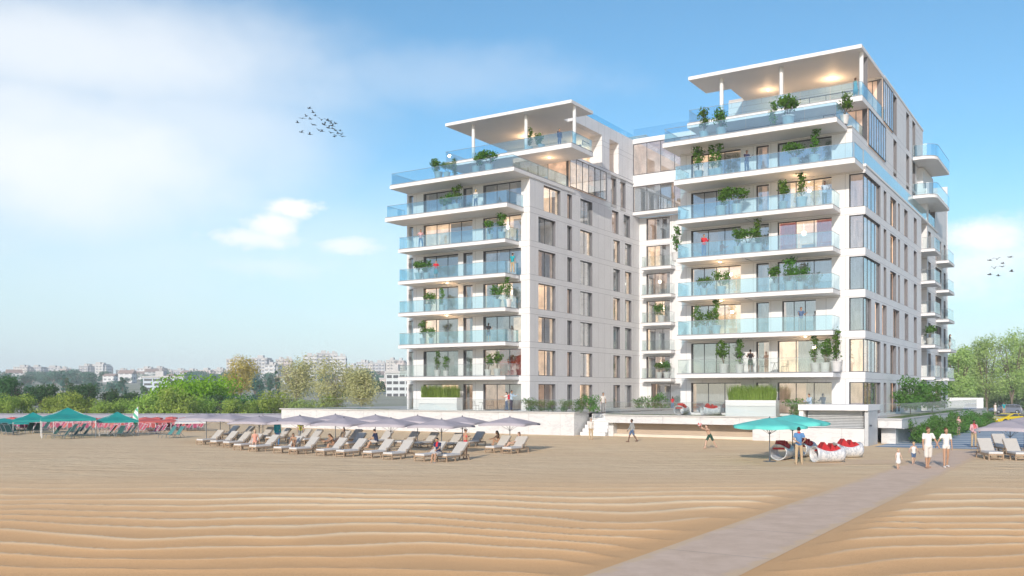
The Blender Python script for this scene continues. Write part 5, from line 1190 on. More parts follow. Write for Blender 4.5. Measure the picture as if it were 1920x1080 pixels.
for (a, b, y, Y, mi, lb) in ((425, 466, 672, 850, 0, 'pale flats half hidden behind the golden tree'), (471, 501, 670, 820, 1, 'grey slab of flats right of the golden tree'), (495, 516, 683, 760, 2, 'lower white flats before the grey slab'), (517, 531, 673, 860, 0, 'cream tower with a mast between the willow and the grey slab'), (532, 548, 672, 860, 3, 'pinkish tower left of the pale willows'),
        (568, 594, 666, 800, 2, 'white block at the left of the tallest skyline group'), (594, 619, 661, 800, 1, 'tallest grey block in the middle of the skyline group'), (619, 633, 662, 800, 2, 'teal topped block of the skyline group'), (633, 648, 667, 790, 2, 'white tower at the right of the skyline group'),
        (650, 668, 685, 900, 1, 'low grey flats right of the tallest group'), (668, 690, 678, 900, 1, 'grey brown flats above the green trees'), (690, 699, 680, 900, 0, 'narrow cream tower beside the grey brown flats'), (700, 722, 679, 880, 1, 'square grey flats left of the main tower'), (723, 742, 674, 880, 0, 'beige flats nearest the main tower'), (743, 757, 675, 880, 3, 'pinkish flats touching the main tower edge')):
    cityb(a, b, y, Y, mi, lb)
# small houses on the slope
gh = 'small pale houses scattered on the far slope'
hp = None
for i in range(38):
    px = rg.uniform(0, 755); Y = rg.uniform(640, 900); X = (px-960)/F*Y; z0 = terr(X, Y)+3.0*noise.noise(Vector((X*.004, Y*.004, 0)))-1
    if hp is None:
        t = thing('small_house', 'x', 'house', (0, 0, 0)); m = MB(); m.box(-5, 5, -4, 4, 0, 6.5); m.build('wall', CM[2], t)
        m = MB(); m.add([(-5.4, -4.4, 6.5), (5.4, -4.4, 6.5), (5.4, 4.4, 6.5), (-5.4, 4.4, 6.5), (-5.4, 0, 8.6), (5.4, 0, 8.6)], [(0, 1, 5, 4), (2, 3, 4, 5), (0, 4, 3), (1, 2, 5), (3, 2, 1, 0)]); m.build('roof', pbr('terracotta_tiles', (.44, .34, .30), .8, .2, 1), t); hp = t
    else: t = dup(hp)
    t.location = (X, Y, z0); t.rotation_euler = (0, 0, rg.uniform(-.8, .8)); s = rg.uniform(.5, 1.1); t.scale = (s, s, s*rg.uniform(.7, 1.3)); tag(t, 'small pale house with a pitched roof on the far slope', 'house', gh)
gt = 'far trees dotted between the houses on the slope'
fp = tree('far_tree', 'x', 'tree', (0, 0, 0), 10, 9, 'leaf_blue', 'bark', 500, 1.4, 400, None, .1, 8)
for i in range(90):
    t = fp if i == 0 else dup(fp)
    px = rg.uniform(-10, 760); Y = rg.uniform(480, 900); X = (px-960)/F*Y
    t.location = (X, Y, terr(X, Y)+3.0*noise.noise(Vector((X*.004, Y*.004, 0)))-1); t.rotation_euler = (0, 0, rg.uniform(0, 6)); s = rg.uniform(.5, 1.05); t.scale = (s*1.3, s*1.3, s); tag(t, 'far hazy green tree on the slope among the houses', 'tree', gt)
# two offices with window bands nearer than the rest
def office(x0, x1, yt, yb, Y, floors, label, wallm, rz=0.0):
    w = (x1-x0)/F*Y; X = ((x0+x1)/2-960)/F*Y; z0 = H-(yb-HY)*Y/F-4; h = H-(yt-HY)*Y/F-z0
    t = thing('office_building', label, 'office building', (X, Y, z0), rz); m = MB(); m.box(-w/2, w/2, 0, 18, 0, h); m.build('wall', wallm, t)
    m = MB(); m.box(-w/2-.4, w/2+.4, -.4, 18.4, h, h+.8); m.box(-w*.3, -w*.1, 5, 9, h+.8, h+3); m.build('roof', M['concrete'], t)
    fh = (h-1)/floors
    for k in range(floors):
        n = max(4, int(w/7))
        for i in range(n):
            a = -w/2+w*(i+.12)/n; b = -w/2+w*(i+.88)/n; m = MB(); m.box(a, b, -.12, -.0, 1+k*fh+fh*.25, 1+k*fh+fh*.72); m.build('window', M['frame'], t)
office(268, 344, 708, 745, 420, 6, 'pale blue white office building with bands of dark windows at the left', pbr('pale_blue_render', (.55, .62, .70), .7, .05), .0)
office(724, 772, 700, 752, 300, 6, 'white office building seen just left of the main tower', pbr('cool_white_render', (.66, .70, .72), .7, .05), .0)
cityb(712, 738, 707, 420, 3, 'orange tinted house block left of the white office')
# ================================================================= beach furniture
def lounger_proto():
    t = thing('sun_lounger', 'x', 'sun lounger'); L, Wd, hs = 1.95, .68, .33
    # local x: foot (-) to head (+)
    m = MB()
    for y in (-Wd/2, Wd/2-.05): m.box(-L/2, L/2, y, y+.05, hs-.11, hs-.03)
    m.box(-L/2, -L/2+.05, -Wd/2+.051, Wd/2-.051, hs-.11, hs-.03); m.box(L/2-.05, L/2, -Wd/2+.051, Wd/2-.051, hs-.11, hs-.03)
    for i in range(12): m.box(-L/2+.09+i*.10, -L/2+.15+i*.10, -Wd/2+.052, Wd/2-.052, hs-.05, hs-.031)
    m.box(-L/2+.01, -L/2+.05, -Wd/2+.07, Wd/2-.07, .08, .12)
    m.build('frame', M['wood'], t)
    for x in (-L/2, -.25, L/2-.06):
        for y in (-Wd/2-.001, Wd/2-.054):
            q = MB(); q.box(x, x+.06, y, y+.055, 0, hs-.111); q.build('leg', M['wood'], t)
    px, a = .28, R(42); bl = .86
    m = MB(); m.box(-L/2+.02, px, -Wd/2+.03, Wd/2-.03, hs-.028, hs+.06, 0); m.build('seat_cushion', [M['cushion_w']], t)
    m = MB(); c, s = math.cos(a), math.sin(a)
    def P(d, y, h): return (px+d*c-h*s, y, hs+.0+d*s+h*c)
    y0, y1 = -Wd/2+.03, Wd/2-.03
    def slab(mm, d0, d1, y0, y1, h0, h1):
        mm.add([P(d0,y0,h0),P(d1,y0,h0),P(d1,y1,h0),P(d0,y1,h0),P(d0,y0,h1),P(d1,y0,h1),P(d1,y1,h1),P(d0,y1,h1)], [(0,3,2,1),(4,5,6,7),(0,1,5,4),(1,2,6,5),(2,3,7,6),(3,0,4,7)])
    slab(m, .01, bl, y0, y1, -.02, .075); m.build('back_cushion', [M['cushion']], t)
    m = MB(); slab(m, 0, bl+.01, y0-.01, y0+.03, -.06, -.021); slab(m, 0, bl+.01, y1-.03, y1+.01, -.06, -.021); slab(m, bl-.05, bl+.01, y0+.031, y1-.031, -.06, -.021)
    m.bar(P(.6, 0, -.06), (px+.62, 0, hs-.08), .04); m.build('back_frame', M['wood'], t)
    for y in (-Wd/2-.03, Wd/2+.03):
        m = MB(); m.path([(px-.12, y, hs-.05), (px-.12, y, hs+.17), (px+.30, y, hs+.17), (px+.30, y, hs-.05)], .018, 6); m.build('armrest', M['wood'], t)
    return t
AX = math.atan2(VY, VX)
lg = lounger_proto(); first = True
def put(proto, flag, loc, rz, label, cat, group, scale=None):
    if flag.get(proto): o = dup(proto)
    else: o = proto; flag[proto] = 1
    o.location = loc; o.rotation_euler = (0, 0, rz); tag(o, label, cat, group)
    if scale: o.scale = (scale,)*3 if isinstance(scale, (int, float)) else scale
    return o
FL = {}
ords = ['first', 'second', 'third', 'fourth', 'fifth', 'sixth', 'seventh', 'eighth', 'ninth', 'tenth', 'eleventh', 'twelfth', 'thirteenth', 'fourteenth', 'fifteenth']
front = [(370, 834), (396, 837), (420, 839), (440, 844), (470, 847), (515, 850), (545, 852), (597, 855), (634, 857), (685, 859), (722, 862), (783, 865), (825, 866)]
def foot(px, py): # foot-end centre -> lounger centre
    p = at(px, py); return Vector((p.x+math.cos(AX)*.97, p.y+math.sin(AX)*.97, 0))
gl_ = 'sun loungers under the taupe umbrellas'
for i, (x, y) in enumerate(front):
    put(lg, FL, foot(x+4, y), AX+rnd.uniform(-.05, .05), 'cream cushioned teak lounger, %s from the left in the front row' % ords[i], 'sun lounger', gl_)
back = [(404, 822), (432, 824), (470, 826), (500, 829), (540, 831), (560, 833), (612, 835), (636, 832), (694, 836), (742, 838), (778, 840), (826, 842), (868, 838), (640, 841)]
for i, (x, y) in enumerate(sorted(back)):
    put(lg, FL, foot(x+4, y), AX+rnd.uniform(-.07, .07), 'cream cushioned teak lounger, %s from the left in the rear row' % ords[i], 'sun lounger', gl_)
for (x, y, lb) in ((918, 849, 'cream teak lounger of the seated woman at the right end, left of the pole'), (950, 851, 'rightmost cream teak lounger, under the last taupe umbrella')):
    put(lg, FL, foot(x, y), AX, lb, 'sun lounger', gl_)
for (x, y, lb) in ((1868, 862, 'cream lounger nearest the path at the right edge'), (1893, 850, 'cream lounger behind the other two at the right edge'), (1918, 863, 'cream lounger cut off by the right edge')):
    p = at(x, y); put(lg, FL, (p.x, p.y+.7, 0), R(80), lb, 'sun lounger', 'sun loungers at the right edge', 1.12)
# umbrellas
def umbrella_proto(w, top, drop, mat, sides=4, sag=.10, polem='pole', base=True, seg=6, name='beach_umbrella', valance=.0):
    t = thing(name, 'x', 'umbrella'); m = MB(); n = sides*seg; rings = 5; vs = [(0, 0, top)]
    R_ = w/2/math.cos(PI/sides)
    def edge(k):
        s = k//seg; f = (k % seg)/seg
        a = 2*PI*s/sides; b = 2*PI*(s+1)/sides
        return Vector((math.cos(a)*R_*(1-f)+math.cos(b)*R_*f, math.sin(a)*R_*(1-f)+math.sin(b)*R_*f, 0)), 4*f*(1-f)
    for r in range(1, rings+1):
        q = r/rings
        for k in range(n):
            e, sg = edge(k); e = e*(1-.07*sg*q)
            vs.append((e.x*q, e.y*q, top-drop*(q**1.12)-sag*sg*(q*(1-q)*1.6)+(.10*sg*q*q if sides == 4 else 0)))
    fs = [(0, 1+k, 1+(k+1) % n) for k in range(n)]+[(1+(r-1)*n+k, 1+r*n+k, 1+r*n+(k+1) % n, 1+(r-1)*n+(k+1) % n) for r in range(1, rings) for k in range(n)]
    b0 = len(vs)
    for k in range(n):
        x, y, z = vs[1+(rings-1)*n+k]; _, sg = edge(k); vs.append((x*1.0, y*1.0, z-.12-.05*sg))
    fs += [(1+(rings-1)*n+k, b0+k, b0+(k+1) % n, 1+(rings-1)*n+(k+1) % n) for k in range(n)]
    m.add(vs, fs, 0, True); m.build('canopy', M[mat], t)
    p = MB(); p.tube((0, 0, 0), (0, 0, top+.02), .026, .022, 8); p.build('pole', M[polem], t)
    q = MB(); q.tube((0, 0, top), (0, 0, top+.07), .045, .03, 8); q.build('finial', M[polem], t)
    for s in range(sides):
        a = 2*PI*s/sides; rb = MB(); rb.bar((0, 0, top-.06), (math.cos(a)*R_*.98, math.sin(a)*R_*.98, top-drop-.03), .02); rb.bar((0, 0, top-drop-.45), (math.cos(a)*R_*.5, math.sin(a)*R_*.5, top-drop*.45-.07), .015); rb.build('rib', M[polem], t)
    if base:
        b = MB(); b.box(-.24, .24, -.24, .24, 0, .05); b.tube((0, 0, .05), (0, 0, .3), .04, .04, 8); b.build('base', M['pole'], t)
    return t
um = umbrella_proto(2.75, 2.2, .44, 'taupe')
ul = [(387, 829, 773), (413, 824, 774), (431, 831, 774), (486, 836, 779), (493, 824, 777), (563, 842, 778), (562, 828, 777), (629, 832, 775), (645, 844, 781), (704, 832, 776), (733, 848, 782), (783, 838, 777), (828, 850, 784), (867, 840, 779), (956, 846, 780)]
for i, (x, y, yt) in enumerate(ul):
    p = at(x, y); top = H-(yt+2-HY)*p.y/F
    lb = ('taupe canvas beach umbrella, %s pole from the left over the cream loungers' % ords[i]) if i < 14 else 'rightmost taupe beach umbrella, over the two reclining women'
    put(um, FL, p, R(22)+rnd.uniform(-.1, .1), lb, 'umbrella', 'taupe umbrellas over the loungers', (1.06, 1.06, top/2.2))
um2 = umbrella_proto(2.9, 2.03, .5, 'taupe')
p = at(1894, 856); put(um2, FL, (p.x, p.y, 0), R(2), 'large taupe umbrella with a dark pole at the right edge', 'umbrella', None)
p = at(1921, 842); put(um2, FL, (p.x, p.y, 0), R(14), 'second large taupe umbrella, mostly outside the right edge', 'umbrella', None, (1.35, 1.35, 1.0))
ua = umbrella_proto(3.6, 2.27, .40, 'aqua', 8, .04)
p = at(1443, 866); put(ua, FL, p, .2, 'aqua green umbrella on the left of the pair by the red seats', 'umbrella', None)
p = at(1486, 860); put(ua, FL, p, .5, 'aqua green umbrella on the right of the pair by the red seats', 'umbrella', None, (1.0, 1.0, 1.05))
# tube seats
def tube_seat():
    t = thing('tube_seat', 'x', 'lounge seat'); m = MB(); n = 28; L = 1.45; R0 = .40; th = .03
    def ring(x, r): return [(x, math.cos(2*PI*i/n)*r*1.08, R0+.015+math.sin(2*PI*i/n)*r) for i in range(n)]
    A, B, C, D = ring(-L/2, R0), ring(L/2, R0), ring(-L/2, R0-th), ring(L/2, R0-th)
    # upper part is cut away in a long scoop where the cushion lies
    vs = []; cols = 14
    for j in range(cols+1):
        x = -L/2+L*j/cols; s = math.sin(PI*j/cols)**.7*.16
        for i in range(n):
            a = 2*PI*i/n; z = R0+.015+math.sin(a)*R0; zc = 2*R0+.015-s*1.6; vs.append((x, math.cos(a)*R0*1.08, min(z, zc)))
    for j in range(cols+1):
        x = -L/2+L*j/cols; s = math.sin(PI*j/cols)**.7*.16
        for i in range(n):
            a = 2*PI*i/n; z = R0+.015+math.sin(a)*(R0-th); zc = 2*R0+.015-th-s*1.6; vs.append((x, math.cos(a)*(R0-th)*1.08, min(z, zc)))
    o2 = (cols+1)*n
    fs = [(j*n+i, j*n+(i+1) % n, (j+1)*n+(i+1) % n, (j+1)*n+i) for j in range(cols) for i in range(n)]
    fs += [(o2+j*n+i, o2+(j+1)*n+i, o2+(j+1)*n+(i+1) % n, o2+j*n+(i+1) % n) for j in range(cols) for i in range(n)]
    fs += [(i, o2+i, o2+(i+1) % n, (i+1) % n) for i in range(n)]+[(cols*n+i, cols*n+(i+1) % n, o2+cols*n+(i+1) % n, o2+cols*n+i) for i in range(n)]
    m.add(vs, fs, 0, True); m.build('shell', M['shellm'], t)
    for k, (x0, x1, hh) in enumerate(((-.52, .02, .30), (.0, .30, .24), (.22, .62, .12))):
        q = MB(); z = 2*R0-.26
        q.add([(x0, -.33, z), (x1, -.33, z), (x1, .33, z), (x0, .33, z), (x0+.02, -.26, z+.10), ((x0+x1)/2-.05, -.24, z+.16+hh), (x1, -.26, z+.12), (x0+.02, .26, z+.10), ((x0+x1)/2+.03, .24, z+.14+hh), (x1, .26, z+.12)],
              [(3,2,1,0), (0,1,6,5,4), (3,7,8,9,2), (4,5,8,7), (5,6,9,8), (0,4,7,3), (1,2,9,6)], 0)
        q.build('cushion', M['redcush'], t)
    return t
mm_, nt_, o_ = nodes_of('printed_marble_shell'); g = G(nt_); tcx = g.n('ShaderNodeTexCoord').outputs['Object']
nzz = g.noise(tcx, 3.2, 6, .7); c = g.mix(g.ramp(g.math('ABSOLUTE', g.math('SUBTRACT', nzz, .5)), 0, .05), (.38, .42, .48), (.72, .73, .75))
bq = g.n('ShaderNodeBsdfPrincipled', {'Base Color': c, 'Roughness': .35}); nt_.links.new(bq.outputs[0], o_.inputs[0]); M['shellm'] = mm_
ts = tube_seat()
for px, py, rz, lb in ((1470, 863, 58, 'white tube seat with red cushions under the aqua umbrellas, open end to the beach'), (1512, 857, 50, 'white tube seat behind the man in blue, red cushions on top'), (1556, 868, 12, 'marbled tube seat with red cushions, right of the man in blue'), (1592, 859, 12, 'marbled tube seat with red cushions, farthest right by the kiosk')):
    p = at(px, py); put(ts, FL, (p.x, p.y+.35, 0), R(rz), lb, 'lounge seat', 'white tube seats with red cushions', 1.06)
for px, rz, lb in ((1278, 60, 'white tube seat with red cushions on the terrace, left one'), (1332, 10, 'white tube seat with red cushions on the terrace, right one')):
    p = w2(onv(px, 69.3), 69.3, TZR+.012); put(ts, FL, p, R(rz), lb, 'lounge seat', 'white tube seats with red cushions', .95)
# small cafe sets on balconies and terrace
def cafe():
    t = thing('cafe_table', 'x', 'table'); m = MB(); m.tube((0, 0, .70), (0, 0, .725), .33, .33, 18); m.build('table_top', M['frame'], t)
    for i in range(3):
        q = MB(); a = i*2.1; q.tube((0, 0, .7), (math.cos(a)*.28, math.sin(a)*.28, 0), .012, .012, 5); q.build('leg', M['frame'], t)
    return t
def cchair():
    t = thing('cafe_chair', 'x', 'chair'); m = MB(); m.box(-.2, .2, -.2, .2, .44, .465); m.build('seat', M['frame'], t)
    for x in (-.19, .19):
        for y in (-.19, .19): q = MB(); q.tube((x, y, 0), (x, y, .44), .011, .011, 5); q.build('leg', M['frame'], t)
    q = MB(); q.path([(-.19, .19, .44), (-.17, .24, .85), (.17, .24, .85), (.19, .19, .44)], .012, 5)
    for i in range(4): q.bar((-.17, .205+.012*i, .55+.075*i), (.17, .205+.012*i, .55+.075*i), .014)
    q.build('backrest', M['frame'], t); return t
ct, cc = cafe(), cchair()
for u, v, z, lb in ((onv(1452, 69.5), 69.5, LV[1]+.01, 'the first floor balcony of the right tower'), (onv(905, 69.3), 69.3, TZL+.01, 'the terrace before the left tower door'), (onv(1552, 69.6), 69.6, LV[1]+.01, 'the right end of the right tower first balcony')):
    put(ct, FL, w2(u, v, z), 0, 'round dark cafe table on '+lb, 'table', None)
    put(cc, FL, w2(u-.75, v, z), ROT+R(90), 'wire chair left of the table on '+lb, 'chair', None)
    put(cc, FL, w2(u+.75, v+.1, z), ROT-R(90), 'wire chair right of the table on '+lb, 'chair', None)

# ---- pop-up tents at the left
def tent_proto(w, eave, peak, mat, polem='whitepole', name='popup_tent'):
    t = thing(name, 'x', 'tent'); m = MB(); h = w/2; v = .22
    E_ = [(-h, -h), (h, -h), (h, h), (-h, h)]; vs = [(0, 0, peak)]
    for q, zz in ((.5, eave+(peak-eave)*.42), (1.0, eave+.0)):
        for k in range(4):
            a, b = E_[k], E_[(k+1) % 4]
            for f in (0, .25, .5, .75): vs.append(((a[0]*(1-f)+b[0]*f)*q, (a[1]*(1-f)+b[1]*f)*q, zz-(.06*4*f*(1-f) if q < 1 else .03*4*f*(1-f))))
    n = 16; vs += [(vs[1+n+k][0]*1.005, vs[1+n+k][1]*1.005, vs[1+n+k][2]-v) for k in range(n)]
    fs = [(0, 1+k, 1+(k+1) % n) for k in range(n)]+[(1+r*n+k, 1+(r+1)*n+k, 1+(r+1)*n+(k+1) % n, 1+r*n+(k+1) % n) for r in range(2) for k in range(n)]
    m.add(vs, fs, 0); m.build('canopy', M[mat], t)
    for x, y in E_: q = MB(); q.box(x*.985-.02, x*.985+.02, y*.985-.02, y*.985+.02, 0, eave-.02); q.build('leg', M[polem], t)
    f = MB()
    for a, b in zip(E_, E_[1:]+E_[:1]):
        a2, b2 = Vector((a[0]*.97, a[1]*.97, eave-.25)), Vector((b[0]*.97, b[1]*.97, eave-.25)); md = (a2+b2)/2
        f.bar(a2, md+Vector((0, 0, .18)), .02); f.bar(md+Vector((0, 0, .18)), b2, .02); f.bar((a[0]*.97, a[1]*.97, eave-.06), (a[0]*.05, a[1]*.05, peak-.08), .02)
    f.build('truss', M[polem], t); return t
tt = tent_proto(3.0, 1.62, 2.5, 'teal')
T_ = [(127, 819, 68+6.0, 'largest teal pop-up tent with dark deck chairs in its shade', 3.7, 764), (220, 816, 0, 'teal pop-up tent right of the largest one', 2.85, 772), (62, 812, 0, 'teal pop-up tent behind and left of the largest one', 3.0, 773), (8, 808, 0, 'teal tent cut off by the left edge of the photo', 4.6, 784)]
for px, py, _, lb, w, yt in T_:
    p = at(px, py); pk = H-(yt-HY)*p.y/F; put(tt, FL, p, R(28), lb, 'tent', 'teal pop-up tents on the left beach', (w/3*1.05, w/3*1.05, pk/2.5))
rt = tent_proto(3.0, 1.9, 2.5, 'redcanvas')
for px, py, w, yt, lb in ((281, 808, 3.2, 783, 'coral red pop-up tent beside the feather flag'), (318, 804, 3.1, 785, 'coral red pop-up tent right of the first red one')):
    p = at(px, py); pk = H-(yt-HY)*p.y/F; put(rt, FL, p, R(30), lb, 'tent', None, (w/3, w/3, pk/2.5))
wt = tent_proto(3.0, 1.7, 2.4, 'whitecanvas')
p = at(357, 808); put(wt, FL, p, R(20), 'white pop-up tent left of the cream loungers', 'tent', None, (.9, .9, (H-(784-HY)*p.y/F)/2.4))
# feather flag
t = thing('feather_flag', 'white and green feather flag between the teal and red tents', 'flag', at(259, 816)); m = MB(); m.tube((0, 0, 0), (0, 0, 2.4), .02, .012, 6); m.build('pole', M['whitepole'], t)
m = MB(); vs = []
for j in range(13):
    z = .75+1.6*j/12; w_ = .42*math.sin(PI*min(1, .15+j/12*.85))**.6+.02; bw = .05*math.sin(j*.9)
    vs += [(0, 0, z), (-w_*.5, bw, z+.02), (-w_, bw*.5, z)]
m.add(vs, [f for j in range(12) for f in ((3*j, 3*j+1, 3*j+4, 3*j+3), (3*j+1, 3*j+2, 3*j+5, 3*j+4))]); fm, fn, fo_ = nodes_of('flag_cloth'); g = G(fn)
spf = g.n('ShaderNodeSeparateXYZ', {0: g.n('ShaderNodeTexCoord').outputs['Object']}); c = g.mix(g.math('LESS_THAN', g.math('FRACT', g.math('MULTIPLY', g.math('ADD', spf.outputs[2], spf.outputs[0]), 1.6)), .42), (.75, .77, .76), (.10, .45, .28))
bq = g.n('ShaderNodeBsdfPrincipled', {'Base Color': c, 'Roughness': .8}); fn.links.new(bq.outputs[0], fo_.inputs[0]); m.build('cloth', fm, t)
# deck chairs
def deck_proto(slm, name='deck_chair', parts=True):
    t = thing(name, 'x', 'deck chair'); a = R(52)
    m = MB(); m.add([(-.95, -.28, .32), (0, -.28, .30), (0, .28, .30), (-.95, .28, .32), (.5, -.28, .98), (.5, .28, .98)], [(0, 1, 2, 3), (1, 4, 5, 2)]); m.add([(-.95, -.28, .30), (0, -.28, .28), (0, .28, .28), (-.95, .28, .30), (.52, -.28, .96), (.52, .28, .96)], [(3, 2, 1, 0), (2, 5, 4, 1)])
    m.build('sling', M[slm], t)
    f = MB()
    for y in (-.30, .30):
        f.bar((-.98, y, .31), (.02, y, .29), .035); f.bar((0, y, .29), (.52, y, 1.0), .035); f.bar((.15, y*.95, .45), (.55, y*.95, 0.02), .03)
    f.bar((.52, -.3, 1.0), (.52, .3, 1.0), .035); f.build('frame', M['steel'] if slm != 'pink' else M['whitepole'], t)
    for x, y in ((-.85, -.3), (-.85, .3), (-.1, -.3), (-.1, .3)): q = MB(); q.bar((x, y, .29), (x-.08, y, 0), .03); q.build('leg', M['steel'] if slm != 'pink' else M['whitepole'], t)
    return t
dc = deck_proto('sling')
for i, (px, py, rz, lb) in enumerate(((103, 820, 70, 'first'), (122, 823, 60, 'second'), (140, 822, 64, 'third'), (158, 821, 62, 'fourth'), (134, 815, 75, 'rear left'), (150, 814, 72, 'rear right'))):
    p = at(px, py); put(dc, FL, p, R(rz-20), 'dark green deck chair, %s one in the shade of the largest teal tent' % lb, 'deck chair', 'dark green deck chairs under the teal tents', .9)
for i, (px, py, rz, lb) in enumerate(((206, 818, 20, 'low flat one at the left'), (224, 819, 80, 'middle one'), (238, 818, 40, 'third one'), (246, 817, 44, 'right end one'))):
    p = at(px, py); put(dc, FL, p, R(rz-10), 'dark green deck chair under the second teal tent, '+lb, 'deck chair', 'dark green deck chairs under the teal tents', .9)
for i, (px, py, rz, lb) in enumerate(((54, 812, 80, 'left one'), (68, 812, 80, 'right one'), (84, 808, 60, 'rear one'))):
    p = at(px, py); put(dc, FL, p, R(rz), 'dark green deck chair under the tent behind, '+lb, 'deck chair', 'dark green deck chairs under the teal tents', .9)
for i, (px, py) in enumerate(((4, 813), (10, 815), (18, 816), (26, 814), (14, 811))):
    p = at(px, py); put(dc, FL, p, R(150), 'dark green deck chair lined up at the left edge of the beach', 'deck chair', 'dark green deck chairs at the left edge', .85)
td = deck_proto('sling_t')
for px, py, lb in ((318, 821, 'left one of the two teal deck chairs standing alone on the sand'), (333, 821, 'right one of the two teal deck chairs standing alone on the sand')):
    p = at(px, py); put(td, FL, p, R(50), lb, 'deck chair', None, .9)
pk_ = deck_proto('pink'); gp = 'red and pink deck chairs filling the far left beach'
rg = random.Random(3); n_ = 0
for r in range(7):
    py = 797.5+r*1.35; px = 22+rg.uniform(0, 6)
    while px < 376:
        p = at(px+rg.uniform(-2, 2), py); put(pk_, FL, p, R(rg.choice([60, 70, 110, 120])), 'small red pink deck chair among the far rows at the left', 'deck chair', gp, .64); n_ += 1
        px += 9.5+rg.uniform(0, 4)
for i, (px, py) in enumerate(((213, 812), (207, 812), (232, 811), (262, 810), (268, 811), (298, 813), (290, 814), (240, 812), (305, 811))):
    p = at(px, py); put(pk_, FL, p, R(50), 'larger red deck chair just in front of the far rows', 'deck chair', 'nearer red deck chairs', .72)
ru = umbrella_proto(1.2, .92, .12, 'redcanvas', 8, .02, 'whitepole', False); gq = 'flat red parasols over the far rows of deck chairs'
for i in range(14):
    p = at(20+i*25+rg.uniform(-4, 4), 796.5+rg.uniform(0, 2.5)); put(ru, FL, p, rg.uniform(0, 1), 'small red parasol over the far rows of deck chairs', 'umbrella', gq)

# ---- birds
bm = MB(); bm.ball((0, 0, 0), (.28, .07, .07), 8, 6); bm.ball((.28, 0, .03), (.07, .05, .05), 6, 5); bm.add([(-.22, -.05, 0), (-.22, .05, 0), (-.48, .09, 0), (-.48, -.09, 0)], [(0, 1, 2, 3)])
bmesh_ = bm.mesh('bird', M['birdm'])
for bnd, group, lbl, pts in ((0, 'flock of birds left of the towers', 'small dark bird in the flock left of the towers', ((580, 203), (587, 211), (574, 218), (567, 222), (582, 223), (591, 217), (603, 225), (588, 234), (558, 230), (614, 226), (618, 227), (621, 231), (629, 232), (608, 234), (623, 236), (616, 240), (624, 241), (629, 244), (598, 244), (603, 246), (621, 249), (634, 250), (638, 245), (630, 254), (640, 252), (642, 256), (627, 256), (565, 248), (581, 252))),
                             (1, 'flock of birds right of the towers', 'dark bird in the small flock at the right edge', ((1856, 488), (1869, 486), (1894, 482), (1879, 500), (1856, 515), (1872, 517), (1897, 509), (1864, 503), (1880, 494)))):
    for i, (px, py) in enumerate(pts):
        Y = 170; k = rg.uniform(-.1, .9); o = thing('bird', lbl, 'bird', ((px-960)/F*Y, Y, H+(HY-py)/F*Y), rg.uniform(2.6, 3.6)+rg.uniform(-.8, .8), group, rg.uniform(.85, 1.25)*(1 if not bnd else 1.1))
        link_obj('body', bmesh_, o)
        for s in (-1, 1):
            m = MB(); e = k+rg.uniform(-.15, .15)
            a = (0.06, s*.05, .03); b = (.16, s*.36, .03+.36*e); c = (-.06, s*.36, .03+.34*e); d = (-.10, s*.05, .02); t2 = (-.08, s*.72, .03+.36*e-.14*abs(e))
            m.add([a, b, c, d, t2], [(0, 1, 2, 3), (1, 4, 2)]); m.add([(x, y, z-.012) for x, y, z in (a, b, c, d, t2)], [(3, 2, 1, 0), (2, 4, 1)]); m.build('wing', M['birdm'], o)

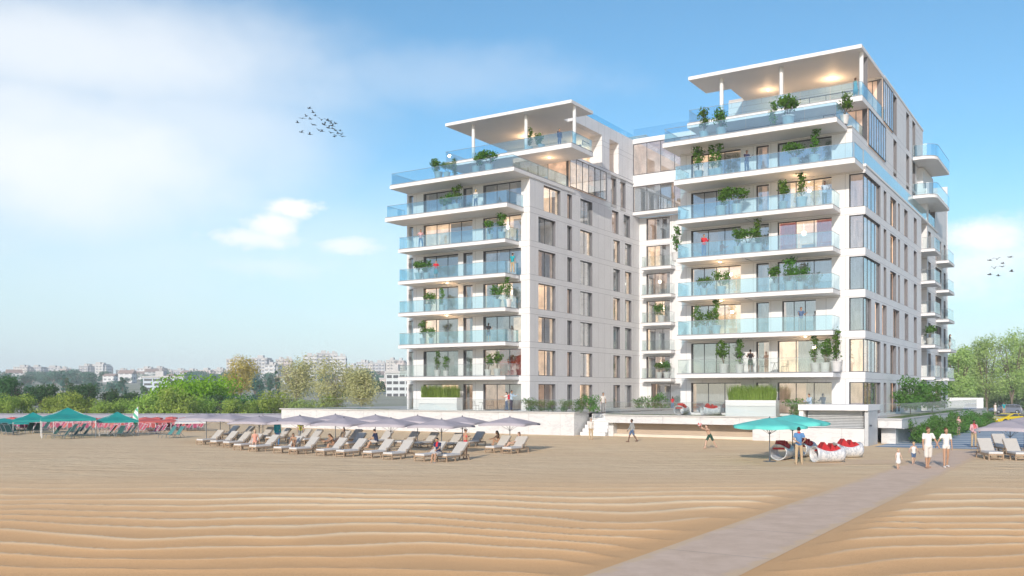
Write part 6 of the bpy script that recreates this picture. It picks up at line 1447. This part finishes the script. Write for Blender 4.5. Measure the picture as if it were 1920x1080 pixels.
# ---- cars
def car(label, loc, rz, paint, wag=True, s=1.0, low=False):
    t = thing('parked_car', label, 'car', loc, rz, None, s); m = MB()
    if low: prof = [(-2.25, .30), (-2.28, .62), (-2.0, .80), (-1.2, .92), (-.55, 1.17), (.35, 1.20), (1.15, .86), (2.05, .66), (2.25, .45), (2.2, .25), (-2.2, .22)]; hw = .92
    else: prof = [(-2.15, .35), (-2.22, .75), (-2.12, 1.05), (-1.85, 1.48), (-1.2, 1.56), (.25, 1.54), (.95, 1.08), (1.9, .92), (2.2, .72), (2.24, .40), (2.1, .26), (-2.05, .26)]; hw = .88
    n = len(prof); rows_ = []
    for y, k in ((-hw, .0), (-hw*.97, 1), (hw*.97, 1), (hw, .0)): pass
    vs = []
    for side in (-1, 1):
        for (x, z) in prof:
            tap = 0 if z < .95 else (z-.95)*.42
            vs.append((x*(1-(.0 if z < .95 else .02)), side*(hw-tap), z))
    fs = [tuple(range(n))[::-1], tuple(range(n, 2*n))]+[(i, (i+1) % n, n+(i+1) % n, n+i) for i in range(n)]
    m.add(vs, fs); b = m.build('body', paint, t); md = b.modifiers.new('bevel', 'BEVEL'); md.width = .06; md.segments = 3; md.limit_method = 'ANGLE'
    gm = M['frame']
    for side in (-1, 1):
        if low: ws = [[(-1.15, .92), (-.55, 1.12), (-.25, 1.14), (-.25, .90)], [(-.2, .90), (-.2, 1.14), (.3, 1.14), (.95, .88)]]
        else: ws = [[(-1.9, 1.08), (-1.72, 1.42), (-1.12, 1.46), (-1.12, 1.06)], [(-1.05, 1.06), (-1.05, 1.46), (-.32, 1.47), (-.32, 1.06)], [(-.25, 1.06), (-.25, 1.47), (.2, 1.44), (.78, 1.08)]]
        for w_ in ws:
            q = MB(); pts = [(x, side*(hw-((z-.95)*.42 if z > .95 else 0)+.012), z) for x, z in w_]; q.add(pts, [(0, 1, 2, 3), (3, 2, 1, 0)] if 0 else [(0, 1, 2, 3) if side > 0 else (3, 2, 1, 0)]); q.build('side_window', gm, t)
    q = MB(); zz = (.92, 1.16, .37, 1.13) if low else (1.12, 1.50, .31, .90)
    q.add([(zz[3], -hw*.78, zz[0]), (zz[3], hw*.78, zz[0]), (zz[2], hw*.66, zz[1]), (zz[2], -hw*.66, zz[1])], [(0, 1, 2, 3)]); q.build('windscreen', gm, t)
    for x in (-1.35, 1.35):
        for side in (-1, 1):
            w_ = MB(); w_.tube((x, side*(hw-.16), .33), (x, side*(hw+.02), .33), .33, .33, 20); wo_ = w_.build('wheel', M['tyre'], t)
            r_ = MB(); r_.tube((x, side*(hw+.021), .33), (x, side*(hw+.035), .33), .20, .17, 12); r_.build('rim', M['steel'], wo_)
    for side in (-1, 1):
        q = MB(); q.ball((2.16, side*hw*.72, .66 if not low else .58), (.07, .16, .08), 8, 6); q.build('headlight', M['whitepole'], t); q = MB(); q.box(-2.25, -2.19, side*hw*.72-.12, side*hw*.72+.12, .72, .9); q.build('tail_light', M['redcush'], t)
    return t
def paint(n, c): 
    m = pbr(n, c, .25, .03, .5, spec=.6); return m
car('low yellow sports car parked beyond the striped paving', (54.2, 102, .014), R(193), paint('yellow_paint', (.72, .55, .02)), low=True, s=1.08)
car('grey estate car parked in front of the trees, left of the blue one', (80.0, 152, .012), R(176), paint('grey_blue_paint', (.16, .18, .23)), s=1.05)
car('dark blue car parked at the right edge before the poplars', (85.9, 151.5, .012), R(178), paint('navy_paint', (.03, .05, .12)), s=1.05)
car('blue car farther along, cut by the right edge', (91.3, 153, .012), R(176), paint('blue_paint', (.07, .12, .24)), s=1.05)
car('small dark car half hidden behind the white terrace screen wall', (73.6, 156, .012), R(178), paint('slate_paint', (.05, .07, .10)), s=1.0)
